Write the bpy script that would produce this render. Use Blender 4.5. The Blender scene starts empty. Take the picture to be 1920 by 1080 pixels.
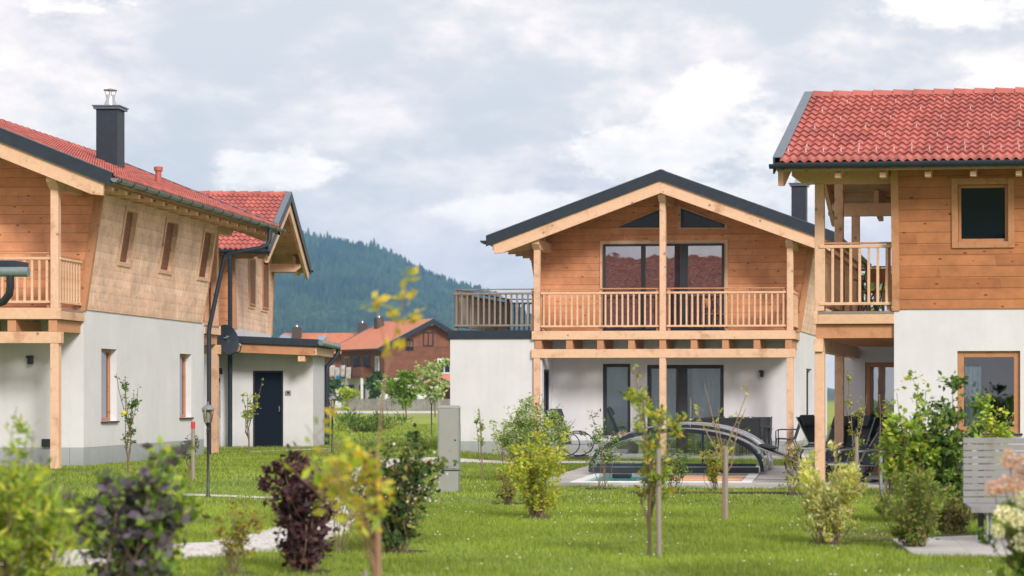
import bpy, math, random
import numpy as np
from mathutils import Vector, Matrix
R = math.radians
random.seed(7)
C = bpy.context.scene.collection
# ---------------------------------------------------------------- camera
F, CX, CY, EYE = 4000.0, 1480.0, 742.0, 1.6      # focal length, principal point (px of 1920x1080), eye height
cam = bpy.data.objects.new('camera', bpy.data.cameras.new('camera')); C.objects.link(cam)
cam.location = (0, 0, EYE); cam.rotation_euler = (R(90), 0, 0)
cam.data.sensor_width = 36; cam.data.lens = F / 1920 * 36
cam.data.shift_x = (960 - CX) / 1920; cam.data.shift_y = (CY - 540) / 1920
cam.data.clip_start = .5; cam.data.clip_end = 20000
cam.data.dof.use_dof = True; cam.data.dof.focus_distance = 47; cam.data.dof.aperture_fstop = 2.0
bpy.context.scene.camera = cam
vs = bpy.context.scene.view_settings
vs.view_transform = 'Standard'; vs.look = 'None'; vs.exposure = 0.5; vs.gamma = 1
# ---------------------------------------------------------------- node helpers
class NT:
    def __init__(s, tree): s.t = tree; s.n = tree.nodes; s.l = tree.links
    def add(s, kind, **kw):
        nd = s.n.new(kind)
        for k, v in kw.items(): setattr(nd, k, v)
        return nd
    def put(s, sock, v):
        if v is None: return
        if isinstance(v, bpy.types.NodeSocket): s.l.new(v, sock)
        elif isinstance(v, (tuple, list)) and sock.type == 'RGBA' and len(v) == 3: sock.default_value = (*v, 1)
        else: sock.default_value = v
    def m(s, op, a, b=None, c=None, clamp=False):
        nd = s.add('ShaderNodeMath', operation=op, use_clamp=clamp)
        for i, v in enumerate((a, b, c)):
            if v is not None: s.put(nd.inputs[i], v)
        return nd.outputs[0]
    def mix(s, fac, a, b, blend='MIX'):
        nd = s.add('ShaderNodeMix', data_type='RGBA', blend_type=blend)
        s.put(nd.inputs[0], fac); s.put(nd.inputs[6], a); s.put(nd.inputs[7], b)
        return nd.outputs[2]
    def noise(s, vec, scale, detail=3, rough=.5, dist=0.0):
        nd = s.add('ShaderNodeTexNoise'); s.put(nd.inputs['Vector'], vec)
        s.put(nd.inputs['Scale'], scale); nd.inputs['Detail'].default_value = detail
        nd.inputs['Roughness'].default_value = rough; nd.inputs['Distortion'].default_value = dist
        return nd.outputs[0]
    def white(s, vec):
        nd = s.add('ShaderNodeTexWhiteNoise', noise_dimensions='3D'); s.put(nd.inputs['Vector'], vec)
        return nd.outputs[0]
    def comb(s, x, y, z):
        nd = s.add('ShaderNodeCombineXYZ')
        for i, v in enumerate((x, y, z)): s.put(nd.inputs[i], v)
        return nd.outputs[0]
    def sep(s, v):
        nd = s.add('ShaderNodeSeparateXYZ'); s.put(nd.inputs[0], v); return nd.outputs
    def ramp(s, fac, stops, interp='LINEAR'):
        nd = s.add('ShaderNodeValToRGB'); cr = nd.color_ramp; cr.interpolation = interp
        while len(cr.elements) < len(stops): cr.elements.new(.5)
        for e, (p, c) in zip(cr.elements, stops): e.position = p; e.color = (*c, 1) if len(c) == 3 else c
        s.put(nd.inputs[0], fac); return nd.outputs[0]
    def mapr(s, v, a, b, c=0.0, d=1.0, smooth=True):
        nd = s.add('ShaderNodeMapRange', interpolation_type='SMOOTHSTEP' if smooth else 'LINEAR')
        for i, q in enumerate((v, a, b, c, d)): s.put(nd.inputs[i], q)
        return nd.outputs[0]
    def obj(s): return s.add('ShaderNodeTexCoord').outputs['Object']
# ---------------------------------------------------------------- sky
w = bpy.data.worlds.new('World'); bpy.context.scene.world = w; w.use_nodes = True
SUN_EL, SUN_AZ = 31, 150     # degrees; azimuth clockwise from +Y (behind the camera, to its right)
t = NT(w.node_tree); t.n.clear()
sky = t.add('ShaderNodeTexSky', sky_type='NISHITA'); sky.sun_disc = False
sky.sun_elevation = R(SUN_EL); sky.sun_rotation = R(SUN_AZ); sky.air_density = 1.2; sky.dust_density = 2.0
d = t.add('ShaderNodeTexCoord').outputs['Generated']
dx, dy, dz = t.sep(d)
ysafe = t.m('ADD', dy, .0001)
pu = t.m('ADD', t.m('MULTIPLY', t.m('DIVIDE', dx, ysafe), F), CX)
pv = t.m('SUBTRACT', CY, t.m('MULTIPLY', t.m('DIVIDE', dz, ysafe), F))
stretch = t.comb(dx, dy, t.m('MULTIPLY', dz, 2.2))
wob = t.noise(stretch, 24, 9, .68)
wob2 = t.noise(stretch, 9, 4, .55)
blobs = [(505, 318, 110, 42, 1.0), (560, 288, 40, 26, .7), (1000, 398, 190, 36, 1.0), (1080, 365, 80, 30, .6), (1200, 292, 130, 62, 1.0), (1345, 165, 95, 70, .8),
         (1330, 260, 200, 110, .75), (1420, 380, 300, 70, .7), (130, 8, 110, 30, .55), (1790, 20, 190, 50, .7), (1880, 145, 110, 40, .7), (620, 450, 190, 40, .3)]
mask = None
for u, v, ru, rv, wgt in blobs:
    a = t.m('DIVIDE', t.m('SUBTRACT', pu, u), ru); b = t.m('DIVIDE', t.m('SUBTRACT', pv, v), rv)
    r2 = t.m('ADD', t.m('MULTIPLY', a, a), t.m('MULTIPLY', b, b))
    g = t.m('MULTIPLY', t.m('EXPONENT', t.m('MULTIPLY', r2, -.8)), wgt)
    mask = g if mask is None else t.m('MAXIMUM', mask, g)
mask = t.m('MULTIPLY', mask, t.m('GREATER_THAN', dy, 0))
puff = t.m('ADD', mask, t.m('MULTIPLY', t.m('SUBTRACT', wob, .5), 1.5))
cum = t.mapr(puff, .34, .64)
veil = t.mapr(t.m('ADD', wob2, t.m('MULTIPLY', t.m('SUBTRACT', wob, .5), .35)), .36, .60)
CL = 10.9
gn = t.m('ADD', t.m('MULTIPLY', t.noise(stretch, 11, 7, .66, .6), .75), t.m('MULTIPLY', wob, .3))
grey = t.ramp(gn, [(.36, (.53 * CL, .52 * CL, .54 * CL)), (.50, (.74 * CL, .68 * CL, .67 * CL)), (.66, (.92 * CL, .83 * CL, .76 * CL))])
gap = t.mix(.10, (.58 * CL, .57 * CL, .575 * CL), sky.outputs[0])
base = t.mix(veil, gap, grey)
low = t.mapr(t.m('ABSOLUTE', dz), .0, .12)
base = t.mix(t.m('MULTIPLY', t.m('SUBTRACT', 1.0, low), .4), base, (.82 * CL, .76 * CL, .74 * CL))
white_c = t.ramp(wob, [(.38, (.84 * CL, .78 * CL, .74 * CL)), (.62, (1.06 * CL, .965 * CL, .87 * CL))])
col = t.mix(t.m('MULTIPLY', cum, .78), base, white_c)
bg = t.add('ShaderNodeBackground'); t.put(bg.inputs[0], col); bg.inputs[1].default_value = .1
out = t.add('ShaderNodeOutputWorld'); t.l.new(bg.outputs[0], out.inputs[0])
# ---------------------------------------------------------------- sun
sd = bpy.data.lights.new('sun', 'SUN'); sd.energy = 2.3; sd.angle = R(15); sd.color = (1, .95, .87)
so = bpy.data.objects.new('sun', sd); C.objects.link(so)
sv = Vector((math.sin(R(SUN_AZ)) * math.cos(R(SUN_EL)), math.cos(R(SUN_AZ)) * math.cos(R(SUN_EL)), math.sin(R(SUN_EL))))
so.rotation_euler = (-sv).to_track_quat('-Z', 'Y').to_euler(); so.location = (20, -20, 40)
# ---------------------------------------------------------------- materials
M = {}
def mat(name, build):
    m = bpy.data.materials.new(name); m.use_nodes = True; t = NT(m.node_tree); t.n.clear()
    o = t.add('ShaderNodeOutputMaterial'); p = t.add('ShaderNodeBsdfPrincipled'); t.l.new(p.outputs[0], o.inputs[0])
    build(t, p, o); M[name] = m; return m
def bump(t, p, h, strength=.3, dist=.02):
    b = t.add('ShaderNodeBump'); b.inputs['Strength'].default_value = strength; b.inputs['Distance'].default_value = dist
    t.put(b.inputs['Height'], h); t.l.new(b.outputs[0], p.inputs['Normal'])
def solid(name, c, rough=.6, metal=0.0, var=.12, nscale=6, spec=.5):
    def f(t, p, o):
        n = t.noise(t.obj(), nscale, 4, .6)
        k = t.mapr(n, .3, .7, 1 - var, 1 + var, False)
        t.put(p.inputs['Base Color'], t.mix(1.0, c, t.comb(k, k, k), 'MULTIPLY'))
        p.inputs['Roughness'].default_value = rough; p.inputs['Metallic'].default_value = metal
        p.inputs['Specular IOR Level'].default_value = spec
    return mat(name, f)
def plaster(name, c):
    def f(t, p, o):
        ob = t.obj()
        big = t.mapr(t.noise(ob, .7, 6, .7), .3, .7, .90, 1.04, False)
        x, y, z = t.sep(ob)
        streak = t.mapr(t.noise(t.comb(t.m('MULTIPLY', t.m('ADD', x, y), 3.0), 0.0, t.m('MULTIPLY', z, .25)), 2, 3, .6), .35, .75, 1.0, .95, False)
        dirt = t.mapr(t.m('ADD', z, t.m('MULTIPLY', t.noise(ob, 3, 3), .5)), .2, .95, .80, 1.0)
        k = t.m('MULTIPLY', t.m('MULTIPLY', big, streak), dirt)
        t.put(p.inputs['Base Color'], t.mix(1.0, c, t.comb(k, k, k), 'MULTIPLY')); p.inputs['Roughness'].default_value = .9
        bump(t, p, t.noise(ob, 60, 4), .45, .012)
    return mat(name, f)
def planks(name, c1, c2, h=.19, weather=None, length=3.1, vertical=False):
    def f(t, p, o):
        ob = t.obj(); x, y, z = t.sep(ob)
        run = t.m('ADD', x, y)
        if vertical: run, z = z, run
        row = t.m('FLOOR', t.m('DIVIDE', z, h)); fr = t.m('FRACT', t.m('DIVIDE', z, h))
        off = t.m('MULTIPLY', t.white(t.comb(row, 3.0, 1.0)), length)
        q = t.m('DIVIDE', t.m('ADD', run, off), length)
        bid = t.m('FLOOR', q); fe = t.m('FRACT', q)
        rnd = t.white(t.comb(row, bid, 7.0))
        grain = t.noise(t.comb(t.m('MULTIPLY', run, 1.2), t.m('MULTIPLY', rnd, 40.0), t.m('MULTIPLY', z, 26.0)), 2.2, 5, .65, .6)
        k = t.m('ADD', t.m('MULTIPLY', rnd, .5), t.m('MULTIPLY', grain, .6))
        cc = t.mix(k, c1, c2)
        # knots
        vn = t.add('ShaderNodeTexVoronoi'); t.put(vn.inputs['Vector'], t.comb(t.m('MULTIPLY', run, 1.0), t.m('MULTIPLY', rnd, 9.0), t.m('MULTIPLY', z, 2.2))); vn.inputs['Scale'].default_value = 3.4
        kn = t.mapr(vn.outputs['Distance'], .085, .15, 1.0, 0.0)
        cc = t.mix(t.m('MULTIPLY', kn, .45 if weather else .85), cc, tuple(v * .28 for v in c1))
        if weather:
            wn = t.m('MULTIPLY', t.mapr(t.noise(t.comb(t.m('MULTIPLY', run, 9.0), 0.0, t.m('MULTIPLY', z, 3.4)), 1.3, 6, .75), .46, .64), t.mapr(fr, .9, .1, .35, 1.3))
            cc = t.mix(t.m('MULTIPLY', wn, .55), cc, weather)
        patch = t.mapr(t.noise(ob, 1.3, 5, .7), .35, .7, .72, 1.15, False)
        cc = t.mix(1.0, cc, t.comb(patch, patch, patch), 'MULTIPLY')
        groove = t.mapr(t.m('ABSOLUTE', t.m('SUBTRACT', fr, .1)), .0, .11 if weather else .05, 1.0, 0.0); joint = t.mapr(fe, .0, .006 / length, 1.0, 0.0)
        g = groove if weather else t.m('MAXIMUM', groove, joint)
        cc = t.mix(t.m('MULTIPLY', g, .15 if weather else .6), cc, tuple(v * .3 for v in c1))
        t.put(p.inputs['Base Color'], cc); p.inputs['Roughness'].default_value = .75
        bump(t, p, grain if weather else t.m('SUBTRACT', t.m('MULTIPLY', grain, .15), g), .12 if weather else .4, .02)
    return mat(name, f)
def beamwood(name, c1, c2):
    def f(t, p, o):
        ob = t.obj(); oi = t.add('ShaderNodeObjectInfo').outputs['Random']
        x, y, z = t.sep(ob)
        g = t.noise(t.comb(t.m('MULTIPLY', x, 9.0), t.m('MULTIPLY', y, 9.0), t.m('MULTIPLY', z, 9.0)), .9, 5, .6, 1.2)
        k = t.m('ADD', t.m('MULTIPLY', g, .8), t.m('MULTIPLY', oi, .3))
        cc = t.mix(k, c1, c2)
        vn = t.add('ShaderNodeTexVoronoi'); t.put(vn.inputs['Vector'], ob); vn.inputs['Scale'].default_value = 2.6
        kn = t.mapr(vn.outputs['Distance'], .06, .12, 1.0, 0.0)
        cc = t.mix(t.m('MULTIPLY', kn, .7), cc, tuple(v * .3 for v in c1))
        st = t.mapr(t.noise(ob, 2.1, 6, .72), .50, .72)
        cc = t.mix(t.m('MULTIPLY', st, .6), cc, (c1[0] * .62, c1[1] * .42, c1[2] * .35))
        t.put(p.inputs['Base Color'], cc); p.inputs['Roughness'].default_value = .7
        bump(t, p, g, .25, .01)
    return mat(name, f)
def tilemat(name, c1, c2, moss=.12):
    def f(t, p, o):
        ob = t.obj(); x, y, z = t.sep(ob)
        cell = t.comb(t.m('FLOOR', t.m('DIVIDE', x, .3103)), t.m('FLOOR', t.m('DIVIDE', y, .3)), 2.0)
        rnd = t.white(cell)
        n = t.noise(ob, 2.2, 5, .65)
        cc = t.mix(t.m('ADD', t.m('MULTIPLY', rnd, .55), t.m('MULTIPLY', n, .5)), c1, c2)
        cc = t.mix(t.m('MULTIPLY', t.mapr(t.noise(ob, 11, 4, .7), .56, .72), moss), cc, (.10, .07, .055))
        t.put(p.inputs['Base Color'], cc); p.inputs['Roughness'].default_value = .5
        bump(t, p, t.noise(ob, 40, 3), .15, .01)
    return mat(name, f)
def glassmat(name, tint, refl, opaque=True, transp=(.75, .82, .84)):
    def f(t, p, o):
        gl = t.add('ShaderNodeBsdfGlossy'); gl.inputs['Roughness'].default_value = .015; gl.inputs['Color'].default_value = (.86, .9, 1, 1)
        fr = t.add('ShaderNodeFresnel'); fr.inputs[0].default_value = 1.45
        fac = t.m('ADD', t.m('MULTIPLY', fr.outputs[0], .35 if refl < .03 else .9), refl, clamp=True)
        wn = t.add('ShaderNodeBump'); wn.inputs['Strength'].default_value = .06; wn.inputs['Distance'].default_value = .02
        t.put(wn.inputs['Height'], t.noise(t.obj(), 1.6, 2)); t.l.new(wn.outputs[0], gl.inputs['Normal'])
        mx = t.add('ShaderNodeMixShader'); t.put(mx.inputs[0], fac)
        if opaque:
            p.inputs['Base Color'].default_value = (*tint, 1); p.inputs['Roughness'].default_value = .3; p.inputs['Specular IOR Level'].default_value = 0; t.l.new(p.outputs[0], mx.inputs[1])
        else:
            tr = t.add('ShaderNodeBsdfTransparent'); tr.inputs[0].default_value = (*transp, 1); t.l.new(tr.outputs[0], mx.inputs[1])
        t.l.new(gl.outputs[0], mx.inputs[2]); t.l.new(mx.outputs[0], o.inputs[0])
    return mat(name, f)
def leafmat(name, cols, transl=.35, rough=.5, ps=2.5, pa=.2):
    def f(t, p, o):
        rn = t.add('ShaderNodeNewGeometry').outputs['Random Per Island']
        k = len(cols); cc = t.ramp(rn, [(i / max(1, k - 1), c) for i, c in enumerate(cols)])
        big = t.noise(t.obj(), ps, 3)
        kk = t.mapr(big, .35, .65, 1 - pa, 1 + pa, False)
        cc = t.mix(1.0, cc, t.comb(kk, kk, kk), 'MULTIPLY')
        t.put(p.inputs['Base Color'], cc); p.inputs['Roughness'].default_value = rough; p.inputs['Specular IOR Level'].default_value = .25
        tr = t.add('ShaderNodeBsdfTranslucent'); t.put(tr.inputs[0], t.mix(1.0, cc, (1.5, 1.6, .8), 'MULTIPLY'))
        mx = t.add('ShaderNodeMixShader'); mx.inputs[0].default_value = transl
        t.l.new(p.outputs[0], mx.inputs[1]); t.l.new(tr.outputs[0], mx.inputs[2]); t.l.new(mx.outputs[0], o.inputs[0])
    return mat(name, f)
plaster('white_plaster', (.70, .69, .735)); plaster('grey_plinth', (.40, .42, .45))
planks('brown_boards', (.56, .225, .105), (.88, .41, .215))
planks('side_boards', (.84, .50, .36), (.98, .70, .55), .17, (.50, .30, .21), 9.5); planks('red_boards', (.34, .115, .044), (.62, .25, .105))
planks('brown_shutter', (.20, .085, .045), (.30, .13, .07), .11, None, 1.5)
planks('soffit_boards', (.50, .32, .17), (.64, .44, .26), .16)
planks('dark_chalet_boards', (.15, .052, .030), (.24, .09, .055), .25, None, 4)
planks('dark_vertical_boards', (.19, .07, .04), (.27, .10, .06), .25, None, 6, True)
planks('grey_fence_boards', (.25, .235, .22), (.38, .36, .34), .16, None, 9, True)
beamwood('beam_wood', (.56, .33, .20), (.84, .56, .38)); beamwood('post_wood', (.54, .315, .20), (.82, .54, .38))
beamwood('dark_beam_wood', (.42, .19, .09), (.60, .30, .16)); beamwood('grey_wood', (.17, .14, .12), (.32, .265, .23))
beamwood('frame_wood', (.38, .17, .08), (.52, .26, .13)); beamwood('bench_wood', (.19, .19, .20), (.29, .285, .285))
beamwood('bark', (.13, .085, .055), (.24, .17, .12)); beamwood('stake_wood', (.20, .17, .15), (.33, .28, .24))
beamwood('bark_brown', (.24, .13, .08), (.34, .20, .13))
tilemat('roof_tiles', (.26, .055, .046), (.54, .150, .118), .35); tilemat('orange_tiles', (.50, .17, .085), (.66, .25, .14), .3)
solid('dark_metal', (.026, .036, .052), .5, .0, .15, 6, .3); solid('anthracite', (.022, .026, .034), .45); solid('gutter_metal', (.20, .245, .265), .35, .3)
solid('verge_metal', (.11, .15, .20), .35, .3); solid('steel', (.55, .56, .58), .25, .9, .05); solid('dark_sling', (.030, .034, .042), .8, 0, .2, 30)
solid('cabinet_grey', (.27, .275, .262), .6, 0, .05, 3); solid('lamp_black', (.012, .012, .014), .35); solid('lamp_roof', (.22, .23, .25), .4, .3)
solid('concrete', (.46, .45, .44), .85, 0, .15, 4); solid('clothes_pale', (.62, .56, .57), .9, 0, .45, 5); solid('clothes_blue', (.02, .25, .62), .8)
solid('red_paint', (.55, .03, .03), .5); solid('chimney_brown', (.07, .055, .05), .8); solid('blind_white', (.62, .65, .68), .7)
solid('curtain_cloth', (.72, .76, .82), .9, 0, .15, 2); solid('room_dark', (.05, .05, .055), .9); solid('grey_alu', (.33, .35, .37), .4, .4)
solid('yellow_panel', (.42, .12, .05), .7); solid('pool_orange', (.62, .33, .17), .6); solid('skin_cable', (.6, .6, .6), .6); solid('pool_white', (.72, .74, .74), .5)
solid('door_navy', (.007, .012, .024), .6, 0, .05, 6, .12); solid('soil', (.045, .032, .024), .95, 0, .4, 20); solid('red_petal', (.5, .04, .05), .6); solid('solar_blue', (.25, .30, .38), .2, .2)
glassmat('glass_dark', (.006, .010, .018), .015); glassmat('glass_mirror', (.02, .016, .03), .30); glassmat('glass_clear', (0, 0, 0), .24, False)
glassmat('pool_glass', (0, 0, 0), .22, False, (.90, .965, .96)); glassmat('glass_room', (0, 0, 0), .05, False); glassmat('canopy_glazing', (0, 0, 0), .36, False, (.92, .97, .97)); glassmat('lamp_glass', (0, 0, 0), .06, False, (.8, .72, .62))
def gravel(t, p, o):
    ob = t.obj()
    v = t.add('ShaderNodeTexVoronoi'); t.put(v.inputs['Vector'], ob); v.inputs['Scale'].default_value = 26
    cc = t.ramp(t.sep(v.outputs['Color'])[0], [(0, (.40, .375, .36)), (.5, (.58, .55, .53)), (1, (.72, .70, .68))])
    cc = t.mix(t.mapr(t.noise(ob, 1.6, 4, .7), .55, .72), cc, (.30, .27, .22))
    t.put(p.inputs['Base Color'], cc); p.inputs['Roughness'].default_value = .9
    bump(t, p, v.outputs['Distance'], .6, .03)
mat('gravel', gravel)
def ground(t, p, o):
    ob = t.obj(); x, y, z = t.sep(ob)
    n = t.noise(ob, .35, 5, .65); n2 = t.noise(ob, 5, 4, .7)
    k = t.m('ADD', t.m('MULTIPLY', n, .6), t.m('MULTIPLY', n2, .4))
    cc = t.ramp(k, [(.32, (.09, .14, .02)), (.5, (.14, .21, .03)), (.68, (.20, .27, .05))])
    far = t.mapr(y, 75.0, 110.0)
    cc = t.mix(t.m('MULTIPLY', far, .8), cc, (.27, .32, .035))
    fld = t.mapr(y, 300.0, 900.0)
    cc = t.mix(fld, cc, (.05, .09, .03))
    t.put(p.inputs['Base Color'], cc); p.inputs['Roughness'].default_value = .95
    bump(t, p, n2, .5, .05)
mat('ground', ground)
def paving(t, p, o):
    ob = t.obj(); x, y, z = t.sep(ob)
    fx = t.m('FRACT', t.m('DIVIDE', x, .6)); fy = t.m('FRACT', t.m('DIVIDE', y, .6))
    g = t.m('MAXIMUM', t.mapr(fx, 0, .02, 1, 0), t.mapr(fy, 0, .02, 1, 0))
    rnd = t.white(t.comb(t.m('FLOOR', t.m('DIVIDE', x, .6)), t.m('FLOOR', t.m('DIVIDE', y, .6)), 1.0))
    cc = t.mix(rnd, (.40, .385, .375), (.50, .485, .475)); cc = t.mix(t.m('MULTIPLY', t.noise(ob, 3, 4, .7), .35), cc, (.26, .25, .25))
    cc = t.mix(t.m('MULTIPLY', g, .6), cc, (.12, .12, .12)); t.put(p.inputs['Base Color'], cc); p.inputs['Roughness'].default_value = .8
mat('paving', paving)
def water(t, p, o):
    t.put(p.inputs['Base Color'], t.mix(t.mapr(t.noise(t.obj(), 1.3, 3), .35, .65), (.04, .42, .46), (.20, .62, .62)))
    p.inputs['Roughness'].default_value = .08; bump(t, p, t.noise(t.obj(), 6, 3), .3, .02)
mat('pool_water', water)
def forest(cols):
    def f(t, p, o):
        rn = t.add('ShaderNodeNewGeometry').outputs['Random Per Island']
        big = t.mapr(t.noise(t.obj(), .012, 3, .6), .42, .6)
        a = t.ramp(rn, [(0, (.010, .026, .016)), (1, (.026, .050, .026))]); b = t.ramp(rn, [(0, (.03, .062, .022)), (1, (.065, .105, .035))])
        t.put(p.inputs['Base Color'], t.mix(big, a, b)); p.inputs['Roughness'].default_value = .9
    return f
mat('forest', forest(0))
leafmat('grass_blades', [(.12, .17, .02), (.19, .265, .03), (.27, .34, .05), (.37, .40, .11)], .3, ps=.45, pa=.26)
# ---------------------------------------------------------------- mesh builder
class MB:
    def __init__(s, fn=None): s.v = []; s.f = []; s.fn = fn
    def hexa(s, c):           # 8 corners: bottom ring 0-3, top ring 4-7
        c = [Vector(p) for p in c]
        if s.fn: c = [Vector(s.fn(*p)) for p in c]
        ctr = sum(c, Vector()) / 8; n = len(s.v); s.v += [tuple(p) for p in c]
        for q in ((0, 3, 2, 1), (4, 5, 6, 7), (0, 1, 5, 4), (1, 2, 6, 5), (2, 3, 7, 6), (3, 0, 4, 7)):
            a, b, d2 = c[q[0]], c[q[1]], c[q[2]]; nn = (b - a).cross(d2 - b); fc = (a + d2) / 2
            if nn.dot(fc - ctr) < 0: q = q[::-1]
            s.f.append(tuple(n + i for i in q))
        return s
    def box(s, x0, x1, y0, y1, z0, z1):
        x0, x1 = sorted((x0, x1)); y0, y1 = sorted((y0, y1)); z0, z1 = sorted((z0, z1))
        s.hexa([(x0, y0, z0), (x1, y0, z0), (x1, y1, z0), (x0, y1, z0), (x0, y0, z1), (x1, y0, z1), (x1, y1, z1), (x0, y1, z1)]); return s
    def bar(s, a, b, w, h, up=(0, 0, 1)):   # beam from a to b, width w, height h
        a = Vector(a); b = Vector(b); d = (b - a).normalized(); u = Vector(up)
        sd = d.cross(u).normalized() * (w / 2); u2 = sd.cross(d).normalized() * (h / 2)
        s.hexa([a - sd - u2, a + sd - u2, b + sd - u2, b - sd - u2, a - sd + u2, a + sd + u2, b + sd + u2, b - sd + u2]); return s
    def prism(s, pts, off):   # planar polygon (3D points) extruded by vector off
        n = len(s.v); k = len(pts); off = Vector(off); P = [Vector(p) for p in pts]; Q = [p + off for p in P]
        if s.fn: P = [Vector(s.fn(*p)) for p in P]; Q = [Vector(s.fn(*p)) for p in Q]
        nrm = Vector()
        for i in range(k): nrm += P[i].cross(P[(i + 1) % k])
        if nrm.dot(Q[0] - P[0]) > 0: P.reverse(); Q.reverse()
        s.v += [tuple(p) for p in P + Q]
        s.f.append(tuple(range(n, n + k))); s.f.append(tuple(range(n + 2 * k - 1, n + k - 1, -1)))
        for i in range(k):
            j = (i + 1) % k; s.f.append((n + i, n + k + i, n + k + j, n + j))
        return s
    def tube(s, pts, r, seg=8, r2=None):
        P = [Vector(p) for p in pts]; n0 = len(s.v); k = len(P)
        rr = [r + ((r2 if r2 is not None else r) - r) * i / max(1, k - 1) for i in range(k)]
        prev = None
        for i, p in enumerate(P):
            d = (P[min(i + 1, k - 1)] - P[max(i - 1, 0)]).normalized()
            if prev is None: a = d.orthogonal().normalized()
            else:
                a = prev - d * prev.dot(d); a = a.normalized() if a.length > 1e-6 else d.orthogonal().normalized()
            prev = a; b = d.cross(a)
            for j in range(seg):
                an = 2 * math.pi * j / seg; s.v.append(tuple(p + (a * math.cos(an) + b * math.sin(an)) * rr[i]))
        for i in range(k - 1):
            for j in range(seg):
                j2 = (j + 1) % seg; s.f.append((n0 + i * seg + j, n0 + i * seg + j2, n0 + (i + 1) * seg + j2, n0 + (i + 1) * seg + j))
        s.f.append(tuple(n0 + j for j in reversed(range(seg)))); s.f.append(tuple(n0 + (k - 1) * seg + j for j in range(seg)))
        return s
    def lathe(s, prof, c=(0, 0, 0), seg=14):
        n0 = len(s.v); k = len(prof)
        for r, z in prof:
            for j in range(seg):
                an = 2 * math.pi * (j + .5) / seg; s.v.append((c[0] + r * math.cos(an), c[1] + r * math.sin(an), c[2] + z))
        for i in range(k - 1):
            for j in range(seg):
                j2 = (j + 1) % seg; s.f.append((n0 + i * seg + j, n0 + i * seg + j2, n0 + (i + 1) * seg + j2, n0 + (i + 1) * seg + j))
        s.f.append(tuple(n0 + j for j in reversed(range(seg)))); s.f.append(tuple(n0 + (k - 1) * seg + j for j in range(seg)))
        return s
    def build(s, name, m, parent=None, smooth=False, bev=0.0, label=None):
        me = bpy.data.meshes.new(name); me.from_pydata(s.v, [], s.f); me.materials.append(M[m])
        if smooth:
            me.polygons.foreach_set('use_smooth', [True] * len(me.polygons))
            try: me.set_sharp_from_angle(angle=R(40))
            except Exception: pass
        o = bpy.data.objects.new(name, me); C.objects.link(o); o.parent = parent
        if bev:
            b = o.modifiers.new('bevel', 'BEVEL'); b.width = bev; b.segments = 2; b.limit_method = 'ANGLE'
        if label: o['label'] = label
        return o
def npmesh(name, v, quads, m, parent=None, k=4, smooth=False):
    me = bpy.data.meshes.new(name); nv = len(v); nf = len(quads)
    me.vertices.add(nv); me.vertices.foreach_set('co', np.asarray(v, np.float32).ravel())
    me.loops.add(nf * k); me.loops.foreach_set('vertex_index', np.asarray(quads, np.int32).ravel())
    me.polygons.add(nf); me.polygons.foreach_set('loop_start', np.arange(0, nf * k, k, dtype=np.int32))
    if smooth: me.polygons.foreach_set('use_smooth', np.ones(nf, bool))
    me.update(calc_edges=True); me.materials.append(M[m])
    o = bpy.data.objects.new(name, me); C.objects.link(o); o.parent = parent; return o
def tag(o, label=None, cat=None, group=None, kind=None):
    if label: o['label'] = label
    if cat: o['category'] = cat
    if group: o['group'] = group
    if kind: o['kind'] = kind
    return o
def empty(name, loc, rz=0.0, **kw):
    o = bpy.data.objects.new(name, None); C.objects.link(o); o.location = loc; o.rotation_euler = (0, 0, rz); o.empty_display_size = .2
    return tag(o, **kw)
def dup(src, parent, loc=None, rot=None):
    c = src.copy(); C.objects.link(c); c.parent = parent
    if loc is not None: c.location = loc
    if rot is not None: c.rotation_euler = rot
    return c
def kids(o): return [c for c in bpy.data.objects if c.parent == o]
def copy_tree(o, parent=None):
    c = o.copy(); C.objects.link(c); c.parent = parent
    for ch in kids(o): copy_tree(ch, c)
    return c
def PX(u, Y): return (u - CX) / F * Y
def gz(x, y):
    x = np.asarray(x, float); y = np.asarray(y, float)
    s = lambda v, a, b: (lambda q: q * q * (3 - 2 * q))(np.clip((v - a) / (b - a), 0, 1))
    return .14 * (1 - s(x, -9.0, -6.5)) * s(y, 33, 41) * (1 - s(y, 80, 110))
def at(u, Y): x = PX(u, Y); return Vector((x, Y, float(gz(x, Y))))
def struct(o): o['kind'] = 'structure'; return o
# ---------------------------------------------------------------- the ground
xs = np.concatenate([[-6000, -3000, -1500, -700, -300, -120, -60], np.arange(-40, 21, 1.0), [30, 60, 150, 400, 1000, 2500, 6000]])
ys = np.concatenate([[-800, -300, -100, -30, 0], np.arange(6, 116, 1.0), [130, 160, 200, 260, 350, 600, 1000, 1800, 3000, 6500]])
gx, gy = np.meshgrid(xs, ys); V = np.stack([gx, gy, gz(gx, gy)], -1).reshape(-1, 3); nx = len(xs); ny = len(ys)
i, j = np.meshgrid(np.arange(nx - 1), np.arange(ny - 1)); a = (j * nx + i).ravel()
struct(npmesh('lawn_ground', V, np.stack([a, a + 1, a + nx + 1, a + nx], -1), 'ground', smooth=True))
PATH = [(1260, 868), (1100, 867), (900, 868), (790, 871), (715, 887), (680, 915), (655, 945), (620, 975), (565, 1003), (480, 1022), (380, 1032), (260, 1040), (120, 1050), (-60, 1060)]
PW = [.9, .9, .9, .8, .55, .42, .4, .42, .5, .7, .85, .95, 1.0, 1.0]
pc = []
for u, v in PATH:
    Y = EYE * F / (v - CY); pc.append((PX(u, Y), Y))
pc = np.array(pc); PW = np.array(PW)
tt = np.linspace(0, len(pc) - 1, 90); ii = np.arange(len(pc))
def smoothc(a):
    a = np.interp(tt, ii, a); k = np.ones(7) / 7; return np.convolve(np.pad(a, 3, mode='edge'), k, 'valid')
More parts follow.
